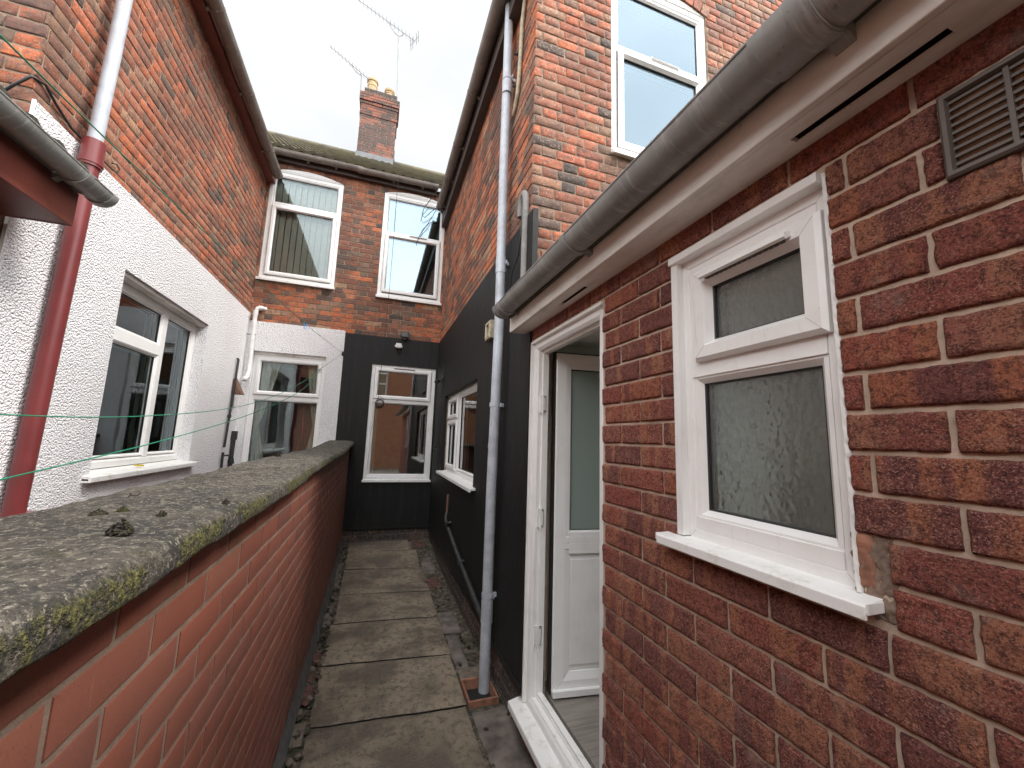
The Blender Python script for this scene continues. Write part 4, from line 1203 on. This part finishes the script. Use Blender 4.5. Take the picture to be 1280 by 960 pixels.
m = MB(); Q = [(-1.56, 6.165, 3.25), (-1.60, 6.12, 3.25), (-1.645, 6.10, 3.235), (-1.66, 6.095, 3.17), (-1.655, 6.095, 2.50), (-1.65, 6.09, 2.36), (-1.655, 6.05, 2.27), (-1.66, 5.98, 2.235), (-1.66, 5.88, 2.23)]
m.tube(Q, .026, 14); m.tube([(-1.66, 6.095, 3.20), (-1.66, 6.095, 3.13)], .031, 14); m.tube([(-1.66, 6.00, 2.24), (-1.66, 5.93, 2.232)], .031, 14); m.tube([(-1.60, 6.125, 3.25), (-1.63, 6.108, 3.243)], .032, 14)
wpw = m.build('waste_pipe', MAT['whiteplastic'], HW, smooth=50)
m = MB(); m.tube([(-1.735, 6.09, 2.86), (-1.62, 6.09, 2.86)], .006, 8); m.build('pipe_clip', MAT['steel'], wpw)
m = MB(); m.tube([(-1.70, 6.02, 1.56), (-1.70, 6.02, 1.45)], .034, 12); m.tube([(-1.705, 6.02, 1.46), (-1.705, 6.02, .3)], .026, 12); m.tube([(-1.705, 6.02, 1.16), (-1.705, 6.02, 1.20)], .034, 12)
m.build('soil_pipe', MAT['wornblack'], HW, smooth=50)
# neighbour's extension with maroon eaves
EY = 2.462
m = MB(FL)
wall_core(m, (-2.5, -.1, EY-.002, 2.50), [], -.25, .0, 1)
bricks(m, (-2.5, -.06, EY-.004, 2.50), [], 'stretcher', seed='le', v_or=0, jit=.002, proud=.005)
m.build('extension_wall', [MAT['oldb'], MAT['lime']], HW, smooth=35)
k = MB(); k.box((-1.50, -2.55, 2.525), (-1.482, 2.44, 2.70)); k.box((XL+.006, 2.425, 2.525), (-1.5005, 2.44, 2.70)); k.build('fascia', MAT['redboard'], HW, bevel=.003)
k = MB(); k.box((XL+.006, -2.55, 2.528), (-1.5005, 2.4245, 2.540)); k.build('soffit', MAT['redboard'], HW)
gutter(HW, (-1.415, -2.55, 2.705), (-1.415, 2.475, 2.735), (1, 0, 0), .058, 'gutter', (True, True), brackets=(4.83, 3.6), fascia_n=.01)
tiled_roof(HW, (-1.43, -2.5, 2.775), (0, 1, 0), (-1, 0, 0), 4.95, 3.2, 12, 'slates', ridge=False, name='extension_roof')
# loose black cable on the upper brickwork
m = MB(); P = [(-1.83, 2.44, 3.165), (-1.80, 2.435, 3.20), (-1.75, 2.44, 3.27), (-1.733, 2.50, 3.285), (-1.733, 2.58, 3.245), (-1.73, 2.70, 3.20), (-1.73, 2.85, 3.20)]
pts = [Vector(P[i]).lerp(Vector(P[i+1]), q/5) for i in range(len(P)-1) for q in range(5)]; m.tube(pts, .007, 8)
m.tube([(-1.735, 2.98, 3.205), (-1.72, 3.04, 3.19), (-1.72, 3.10, 3.20), (-1.72, 3.12, 3.235), (-1.725, 3.09, 3.255), (-1.73, 3.06, 3.24)], .004, 8)
m.build('cable', MAT['blackplastic'], HW, smooth=60)

# ------------------------------------------------------------------ boundary wall with coping
BW = thing('boundary_wall', (-.44, 2, 0), 'red brick boundary wall with mossy concrete coping beside the path', 'wall')
FB = Frame((-.318, 0, 0), (0, 1, 0), (1, 0, 0)); FB2 = Frame((-.56, 0, 0), (0, 1, 0), (-1, 0, 0))
m = MB(FB)
m.box((-2.4, -.1, -.2405), (YE-.02, 1.358, -.001), 1)
bricks(m, (-2.4, -.05, YE-.02, 1.358), [], 'stretcher', seed='bw', v_or=1.258-.075*20, u_or=.06, jit=.0008, proud=.0016, nu=8, nv=3, rough=.0005, joint=.0115)
m.F = FB2
bricks(m, (-2.4, -.05, YE-.02, 1.358), [], 'stretcher', seed='bw2', v_or=1.258-.075*20, jit=.0012, proud=.0015)
m.build('brickwork', [MAT['garden'], MAT['gardenmortar']], BW, smooth=40)
k = MB(FB); k.grid(lambda s, t: (-2.3+8.4*s, .02+.085*t+gz(-2.3+8.4*s)*.8, .030*(1-t)+.004 + nz(s*60, t*2, 2)*.006), 240, 4); k.build('mortar_haunch', MAT['cement'], BW, smooth=60)
cj = [-2.4, -1.62, -.72, .18, 1.08, 1.98, 2.88, 3.78, 4.68, 5.50, 6.15]
prof = [(-.605, 1.345), (-.610, 1.356), (-.612, 1.376), (-.602, 1.388), (-.585, 1.393), (-.55, 1.395), (-.51, 1.397), (-.47, 1.398), (-.43, 1.3985), (-.39, 1.398), (-.35, 1.3975), (-.32, 1.3965), (-.296, 1.394), (-.279, 1.3895), (-.270, 1.380), (-.267, 1.364), (-.267, 1.355), (-.268, 1.347), (-.272, 1.342), (-.29, 1.342), (-.40, 1.343), (-.55, 1.345)]
for i in range(len(cj)-1):
    y0, y1 = cj[i]+.004, cj[i+1]-.004
    near = y1 > .1 and y0 < 2.5
    n = int((y1-y0)/(.012 if near else .035))
    k = MB(); rows = []
    P = prof
    if near:
        P = []
        for a, b in zip(prof, prof[1:] + prof[:1]):
            P.append(a); P.append(((a[0]+b[0])/2, (a[1]+b[1])/2))
    dx, dz, tilt = (rnd('c', i)[0]-.5)*.012, (rnd('c', i)[1]-.5)*.006, (rnd('c', i)[2]-.5)*.01
    for j in range(n+1):
        y = y0 + (y1-y0)*j/n; e_ = min(j, n-j)
        rise = .005*max(0, y) + .05*max(0, (y-4.6)/1.5)
        row = []
        for (x, z) in P:
            cx, cz = x+.44, z-1.362
            dd = nz(x, y, z, 7)*.007 + nz(x, y, z, 24)*.004 + nz(x, y, z, 60)*.0025
            chip = max(0, nz(x+3, y, z, 5)-.25)*.03 if z > 1.37 and x > -.30 else 0
            s = 1 - (.012 if e_ == 0 else 0)
            row.append(k.vert((x + dx - chip, y, z + dz + rise + tilt*cx + dd*(1 if abs(cx) < .16 else .8) - chip*.7 - (.006 if e_ == 0 and cz > 0 else 0))))
        rows.append(row)
    K = len(P)
    for j in range(n):
        for q in range(K): k.face((rows[j][q], rows[j][(q+1) % K], rows[j+1][(q+1) % K], rows[j+1][q]))
    k.face(rows[0][::-1]); k.face(rows[-1])
    k.build('coping_stone', MAT['coping'], BW, smooth=60, recalc=True)

# ------------------------------------------------------------------ moss and bits on the coping
def clump(x, y, r, label, seed, mat='moss', n=26, z=None, h=1.0):
    n *= 7; m = MB(); rg = random.Random(seed); z0 = (1.396 + .005*y) if z is None else z
    for i in range(n):
        a = rg.uniform(0, 6.28); q = r*math.sqrt(rg.random())*.85
        lump(m, (x+math.cos(a)*q, y+math.sin(a)*q, z0 + r*1.5*h*(1-q/r)*rg.random()), r*rg.uniform(.06, .17), seed+i*1.3, 8, 0 if rg.random() < .9 else 1, .8)
    o = m.build('moss_clump', [MAT[mat], MAT['moss2']], None, smooth=60, origin=(x, y, z0-.004)); tag(o, label, 'moss', 'moss clumps on the wall coping')
clump(-.345, .765, .0175, 'largest dark moss clump near the edge of the near coping stone', 3, n=46)
clump(-.452, .925, .014, 'dark moss pair beside a white dropping at the back of the coping', 8, n=24, h=.6)
clump(-.432, .955, .012, 'olive moss lump touching the dark pair on the coping', 9, 'moss2', n=18, h=.6)
clump(-.352, .905, .009, 'small crumb of dark moss halfway across the coping', 12, n=12)
clump(-.293, 1.04, .008, 'dark crumb of moss on the front arris beside the first coping joint', 14, n=12)
clump(-.55, 2.78, .025, 'dark moss tuft on the back edge of the coping below the curtained window', 17, n=18)
tw = lambda P: [Vector((-.5, 1.14, 1.404)) + (Vector(p) - Vector((-.5, 1.14, 1.404)))*.55 for p in P]
m = MB(); m.tube(tw([(-.512, 1.13, 1.404), (-.506, 1.135, 1.410), (-.497, 1.140, 1.406), (-.489, 1.146, 1.407), (-.484, 1.152, 1.414)]), .0011, 6); m.tube(tw([(-.506, 1.135, 1.410), (-.508, 1.133, 1.416)]), .0009, 6)
o = m.build('twig', MAT['moss'], None, origin=(-.5, 1.15, 1.405)); tag(o, 'tiny curled dark twig on the back edge of the coping', 'twig')

# ------------------------------------------------------------------ washing lines and pegs
HOOK = Vector((-.522, 6.118, 2.725))
def sagline(A, B, sag, n=40):
    A, B = Vector(A), Vector(B)
    return [A.lerp(B, i/n) - Vector((0, 0, sag*4*(i/n)*(1-i/n))) for i in range(n+1)]
ray = lambda p, q, k: Vector(p) + (Vector(q)-Vector(p))*k
def smoothline(P, k=8):
    P = [Vector(p) for p in P]; out = []
    for i in range(len(P)-1):
        p0, p1, p2, p3 = P[max(i-1, 0)], P[i], P[i+1], P[min(i+2, len(P)-1)]
        for q in range(k):
            t = q/k
            out.append(.5*((2*p1) + (p2-p0)*t + (2*p0-5*p1+4*p2-p3)*t*t + (3*p1-p0-3*p2+p3)*t*t*t))
    return out + [P[-1]]
RG = Vector((-.692, 5.304, 2.345))
def line(P, r, label):
    P = smoothline(P); m = MB(); m.tube(P, r, 8)
    o = m.build('washing_line', MAT['greenline'], None, smooth=60, origin=P[-1]); tag(o, label, 'washing line', 'washing lines'); return P
line([(-1.19, -1.2, 2.56), (-.972, 1.253, 2.527), (-.912, 1.904, 2.530), (-.817, 2.922, 2.549), (-.705, 4.138, 2.596), (-.61, 5.17, 2.66), HOOK], .0024, 'green washing line rising overhead across the maroon gutter and carrying a blue peg')
line([(-1.45, -.9, 1.66), (-1.30, .35, 1.60), (-1.13, 1.723, 1.584), (-1.036, 2.488, 1.624), (-.932, 3.34, 1.735), (-.841, 4.083, 1.909), (-.76, 4.75, 2.12), RG], .0024, 'green washing line running level across the middle of the pebbledash window')
line([(-1.35, -.9, 1.08), (-1.2, .45, 1.21), (-1.072, 1.683, 1.385), (-.992, 2.418, 1.495), (-.901, 3.265, 1.651), (-.82, 4.018, 1.830), (-.75, 4.68, 2.03), RG - Vector((0, 0, .02))], .0028, 'lowest green washing line slanting up past the window sill')
HK = thing('line_hook', tuple(HOOK), 'small dark hook with a wire loop where the washing lines end on the white wall', 'hook')
m = MB(); m.tube([HOOK + Vector((0, .04, 0)), HOOK], .006, 8); m.box((HOOK.x-.014, HOOK.y+.026, HOOK.z-.035), (HOOK.x+.014, HOOK.y+.034, HOOK.z+.03)); m.tube([HOOK + Vector((.015*math.cos(a), -.004, -.012+.015*math.sin(a))) for a in [R(20*i) for i in range(19)]], .004, 6)
m.build('eye', MAT['blackplastic'], HK)
m = MB(); m.tube([HOOK, HOOK.lerp(RG, .5), RG], .0022, 8); m.tube([RG + Vector((.018*math.cos(R(24*i)), 0, -.022+.026*math.sin(R(24*i)))) for i in range(16)], .0018, 6); m.tube([RG, RG + Vector((0, 0, -.03))], .006, 8)
m.build('wire', MAT['faded'], HK)
def peg(loc, mat, label, rot):
    m = MB(); L_ = .062; loc = Vector(loc)
    for s in (-1, 1):
        pts = [(s*.004, 0), (s*.006, .03), (s*.004, .05), (s*.0125, L_), (s*.017, L_-.002), (s*.013, .045), (s*.012, .01), (s*.008, 0)]
        if s < 0: pts.reverse()
        m.prism(pts, -.005, .005)
    m.tube([(-.006, .042, 0), (.006, .042, 0)], .006, 10, 1)
    o = m.build('clothes_peg', [MAT[mat], MAT['steel']], None, recalc=True); o.location = loc; o.rotation_euler = rot; tag(o, label, 'peg'); return o
pk = Vector((-.705, 4.138, 2.596))
peg(pk + Vector((0, 0, -.055)), 'blue', 'blue clothes peg clipped on the washing line', (R(90), 0, R(10)))
peg((-1.715, 3.98, 1.262), 'yellow', 'yellow clothes peg lying on the pebbledash window sill', (R(5), R(-8), R(70)))

# ------------------------------------------------------------------ fittings on the end and side walls
FLT = thing('floodlight', (.32, YE-.02, 3.09), 'small black floodlight on the brick above the white sensor', 'floodlight')
m = MB(FE); m.box((.26, 3.05, .05), (.385, 3.14, .085)); m.build('housing', MAT['blackplastic'], FLT, bevel=.006)
m = MB(FE); m.box((.272, 3.062, .085), (.373, 3.128, .088)); m.build('lamp_lens', MAT['lens'], FLT)
m = MB(FE); m.box((.305, 3.02, .005), (.34, 3.05, .07)); m.box((.295, 3.00, .004), (.35, 3.06, .016)); m.build('mounting_bracket', MAT['blackplastic'], FLT)
SB = thing('motion_sensor', (.245, YE-.03, 2.90), 'small white sensor box on the black wall below the floodlight', 'sensor')
m = MB(FE); m.box((.205, 2.885, .018), (.285, 2.955, .075)); m.build('housing', MAT['whiteplastic'], SB, bevel=.006)
m = MB(FE); m.box((.285, 2.895, .03), (.30, 2.925, .05)); m.box((.19, 2.90, .03), (.205, 2.93, .05)); m.build('gland', MAT['whiteplastic'], SB, bevel=.003)
m = MB(FE); m.tube([(.23, 2.885, .04), (.235, 2.83, .03), (.27, 2.81, .025), (.30, 2.85, .022), (.30, 2.89, .03)], .005, 8); m.build('cable', MAT['blackplastic'], SB, smooth=60)
SC = thing('security_camera', (.83, 5.55, 2.33), 'small black security camera on the black side wall near the corner', 'camera')
m = MB(FR); m.tube([(5.55, 2.40, .017), (5.55, 2.40, .03)], .035, 14); m.tube([(5.55, 2.39, .025), (5.55, 2.36, .06), (5.55, 2.345, .08)], .010, 10); m.build('mounting_bracket', MAT['blackplastic'], SC, smooth=40)
m = MB(); m.tube([(.80, 5.60, 2.36), (.77, 5.50, 2.335), (.745, 5.43, 2.315)], [.024, .027, .027], 14); m.build('camera_body', MAT['blackplastic'], SC, smooth=40)
m = MB(); m.tube([(.745, 5.43, 2.315), (.744, 5.427, 2.314)], .018, 14); m.build('camera_lens', MAT['blackplastic'], SC)
m = MB(FR); m.tube([(5.53, 2.43, .02), (5.52, 2.50, .02), (5.51, 2.60, .02)], .006, 8); m.tube([(5.54, 2.36, .02), (5.54, 2.22, .02), (5.55, 2.16, .03)], .005, 8); m.build('cable', MAT['blackplastic'], SC, smooth=60)
m = MB(FR); m.tube([(5.62, 1.42, .018), (5.62, 1.42, .07), (5.58, 1.42, .11), (5.45, 1.425, .12)], .007, 8); m.tube([(5.62, 1.34, .018), (5.62, 1.34, .05)], .008, 8)
o = m.build('wall_hook', MAT['blackplastic'], None, smooth=50, origin=(.85, 5.62, 1.42)); tag(o, 'thin black bent hook on the side wall beside the end window', 'hook')
# hanging wire with a tangle
m = MB(); m.tube([(.05, 5.965, 5.57), (.045, 6.0, 5.3), (.05, 6.09, 4.6), (.045, 6.08, 3.6), (.03, 6.11, 2.9), (.012, 6.12, 2.35), (.01, 6.12, 2.12)], .0032, 6)
rg = random.Random(21)
for q in range(5):
    c = Vector((.035, 6.105, 2.03)); pts = []
    a0 = rg.uniform(0, 6); ph = rg.uniform(-.6, .6)
    for i in range(17):
        a = a0 + i*.42; rr = rg.uniform(.04, .065)
        pts.append(c + Vector((math.cos(a)*rr, math.sin(a+ph)*.02, math.sin(a)*rr*1.1 + (.03 if q == 4 else 0))))
    m.tube(pts, .0032, 6)
o = m.build('aerial_cable', MAT['blackplastic'], None, smooth=60, origin=(.03, 6.1, 2.0)); tag(o, 'thin dark cable hanging down the end wall to a tangled knot at the window', 'cable')
m = MB(); m.tube([(.66, 5.95, 5.50), (.60, 6.05, 5.42), (.48, 6.10, 5.22), (.45, 6.12, 5.10), (.50, 6.12, 5.06), (.62, 6.08, 5.20), (.68, 6.04, 5.24)], .006, 8); m.tube([(.66, 6.05, 5.18), (.56, 6.12, 4.98), (.45, 6.14, 4.78), (.40, 6.14, 4.62)], .005, 8); m.tube([(.42, 6.14, 4.70), (.48, 6.13, 4.86), (.60, 6.1, 5.0)], .004, 8)
o = m.build('loose_wire', MAT['blackplastic'], None, smooth=60, origin=(.55, 6.1, 5.1)); tag(o, 'loose black wires looping over the upper window under the gutter end', 'wire')
# drain gully
GU = thing('drain_gully', (.735, 2.60, 0), 'square terracotta drain gully at the foot of the pale downpipe', 'drain')
FG = Frame((0, 0, 0), (1, 0, 0), (0, 0, 1)); FG.v = Vector((0, 1, 0)); FG.flip = False
m = MB(FG); m.ring(.650, 2.525, .838, 2.765, [(0, -.06), (0, .006), (.004, .011), (.010, .010), (.013, .004), (.014, -.15), (.014, -.16), (.01, -.16)]); m.build('surround', MAT['clay'], GU, bevel=.003)
m = MB(FG); m.box((.6645, 2.5395, -.07), (.8235, 2.7505, -.055)); m.build('water', MAT['dark'], GU)

# ------------------------------------------------------------------ aerials
def aerial(base, top, a, b, n, label, refl=True):
    T_ = thing('television_aerial', base, label, 'aerial', 'rooftop television aerials')
    m = MB(); m.tube([base, top], .013, 8); m.build('mast', MAT['steel'], T_, smooth=40)
    A, B = Vector(a), Vector(b); d = (B-A).normalized(); s = d.cross(Vector((0, 0, 1))).normalized()
    m = MB(); m.tube([A, B], .008, 6)
    for i in range(n):
        p = A.lerp(B, (i+.5)/n); w = .075 + .03*i/n
        m.tube([p - s*w, p + s*w], .0042, 5); 
    m.build('boom', MAT['steel'], T_)
    up = s.cross(d)
    if up.z < 0: up = -up
    p0, p1 = A.lerp(B, .52), A.lerp(B, .80); mid = Vector(top)
    m = MB(); m.tube([p0, p0 + (mid-p0)*.55 - Vector((0, 0, .06)), mid, mid.lerp(p1, .7) - Vector((0, 0, .05)), p1], .008, 6); m.build('cradle', MAT['steel'], T_, smooth=60)
    if refl:
        m = MB(); q = A.lerp(B, .985)
        for i in (-2, -1, 1, 2):
            c = q + up*.09*i; m.tube([c - s*.16, c + s*.16], .006, 5)
        m.tube([q - up*.2, q + up*.2], .008, 6); m.build('reflector', MAT['steel'], T_)
aerial((-.105, 9.82, 10.2), (-.205, 9.82, 12.18), (-1.30, 9.95, 13.0), (.235, 9.75, 12.12), 15, 'larger television aerial on a tall mast above the chimney')
aerial((-1.0, 9.82, 10.0), (-1.015, 9.82, 10.68), (-1.83, 9.9, 11.32), (-.83, 9.78, 10.60), 11, 'smaller television aerial on a short mast beside the chimney pots', False)

# ------------------------------------------------------------------ brick house across the yard, seen in the window reflections
RB = thing('brick_house', (0, -9, 0), 'red brick house behind the yard, seen only in the window reflections', 'house')
FRB = Frame((0, -9, 0), (1, 0, 0), (0, 1, 0))
m = MB(FRB); wall_core(m, (-7, -.1, 7, 6.0), [(-.45, 3.3, .45, 4.9)], -.25, 0); m.build('wall', MAT['rear'], RB)
window(RB, FRB, (-.445, 3.31, .445, 4.89), -.05, [(-.385, 3.37, .385, 4.2, 'fixed'), (-.385, 4.26, .385, 4.83, 'fixed')], bars=[(-.39, 4.2, .39, 4.26)])
m = MB(FRB); m.box((-.6, 3.2, -1.5), (.6, 5.0, -1.45)); m.build('room', MAT['palewall'], RB)
tiled_roof(RB, (-7, -8.9, 6.0), (1, 0, 0), (0, -1, 0), 14, 4, 38, 'slates')

# ------------------------------------------------------------------ camera
cd = bpy.data.cameras.new('camera'); cam = bpy.data.objects.new('camera', cd); COL.objects.link(cam); S.camera = cam
f = 496.0
Dv = Vector((-172, 65, f)).normalized(); Vv = Vector((114, -3480, f)); Vv = (Vv - Dv*Vv.dot(Dv)).normalized(); Xv = Dv.cross(Vv)
if Xv.x < 0: Xv = -Xv
rows = (Xv, Dv, Vv)
right = Vector([r.x for r in rows]); down = Vector([r.y for r in rows]); fwd = Vector([r.z for r in rows])
mw = Matrix((( right.x, -down.x, -fwd.x, 0), (right.y, -down.y, -fwd.y, 0), (right.z, -down.z, -fwd.z, 1.555), (0, 0, 0, 1)))
cam.matrix_world = mw
cd.sensor_width = 36; cd.lens = 36*f/1280; cd.clip_start = .02; cd.clip_end = 500

# ------------------------------------------------------------------ daylight
w = bpy.data.worlds.new('World'); S.world = w; w.use_nodes = True
nt = w.node_tree; bg = nt.nodes['Background']
sky = nt.nodes.new('ShaderNodeTexSky'); sky.sky_type = 'NISHITA'; sky.sun_disc = False
SE, SR = R(55), R(112)
sky.sun_elevation = SE; sky.sun_rotation = SR
tc = nt.nodes.new('ShaderNodeTexCoord'); sp = nt.nodes.new('ShaderNodeSeparateXYZ'); nt.links.new(tc.outputs['Generated'], sp.inputs[0])
mp = nt.nodes.new('ShaderNodeMapping'); mp.inputs['Scale'].default_value = (1, 1, 2.2); nt.links.new(tc.outputs['Generated'], mp.inputs[0])
no = nt.nodes.new('ShaderNodeTexNoise'); no.inputs['Scale'].default_value = 1.9; no.inputs['Detail'].default_value = 5; no.inputs['Roughness'].default_value = .5; nt.links.new(mp.outputs[0], no.inputs['Vector'])
cl = nt.nodes.new('ShaderNodeValToRGB'); cl.color_ramp.elements[0].position = .30; cl.color_ramp.elements[0].color = (.74, .765, .78, 1); cl.color_ramp.elements[1].position = .66; cl.color_ramp.elements[1].color = (1, 1, 1, 1); nt.links.new(no.outputs['Fac'], cl.inputs[0])
# brighter overhead and towards the veiled sun behind the camera
mr = nt.nodes.new('ShaderNodeMapRange'); mr.interpolation_type = 'SMOOTHSTEP'; mr.inputs['From Min'].default_value = -.7; mr.inputs['From Max'].default_value = .62; mr.inputs['To Min'].default_value = 20; mr.inputs['To Max'].default_value = 4.5
nt.links.new(sp.outputs[1], mr.inputs['Value'])
sc_ = nt.nodes.new('ShaderNodeVectorMath'); sc_.operation = 'SCALE'; nt.links.new(cl.outputs[0], sc_.inputs[0]); nt.links.new(mr.outputs[0], sc_.inputs['Scale'])
mx = nt.nodes.new('ShaderNodeMix'); mx.data_type = 'RGBA'; mx.inputs[0].default_value = .93
nt.links.new(sky.outputs[0], mx.inputs[6]); nt.links.new(sc_.outputs[0], mx.inputs[7]); nt.links.new(mx.outputs[2], bg.inputs['Color'])
bg.inputs['Strength'].default_value = .1
sd_ = bpy.data.lights.new('sun', 'SUN'); sd_.energy = 1.35; sd_.angle = R(15); sd_.color = (1, .96, .9)
so = bpy.data.objects.new('sun', sd_); COL.objects.link(so)
dirv = Vector((math.sin(SR)*math.cos(SE), math.cos(SR)*math.cos(SE), math.sin(SE)))
so.rotation_euler = dirv.to_track_quat('Z', 'Y').to_euler(); so.location = (0, 0, 12)

S.view_settings.view_transform = 'Standard'; S.view_settings.look = 'None'; S.view_settings.exposure = 1.38; S.view_settings.gamma = 1
S.render.engine = 'CYCLES'
cy = S.cycles
cy.max_bounces = 8; cy.diffuse_bounces = 5; cy.glossy_bounces = 4; cy.transmission_bounces = 6; cy.transparent_max_bounces = 12
cy.use_denoising = True; cy.sample_clamp_indirect = 6; cy.caustics_reflective = False
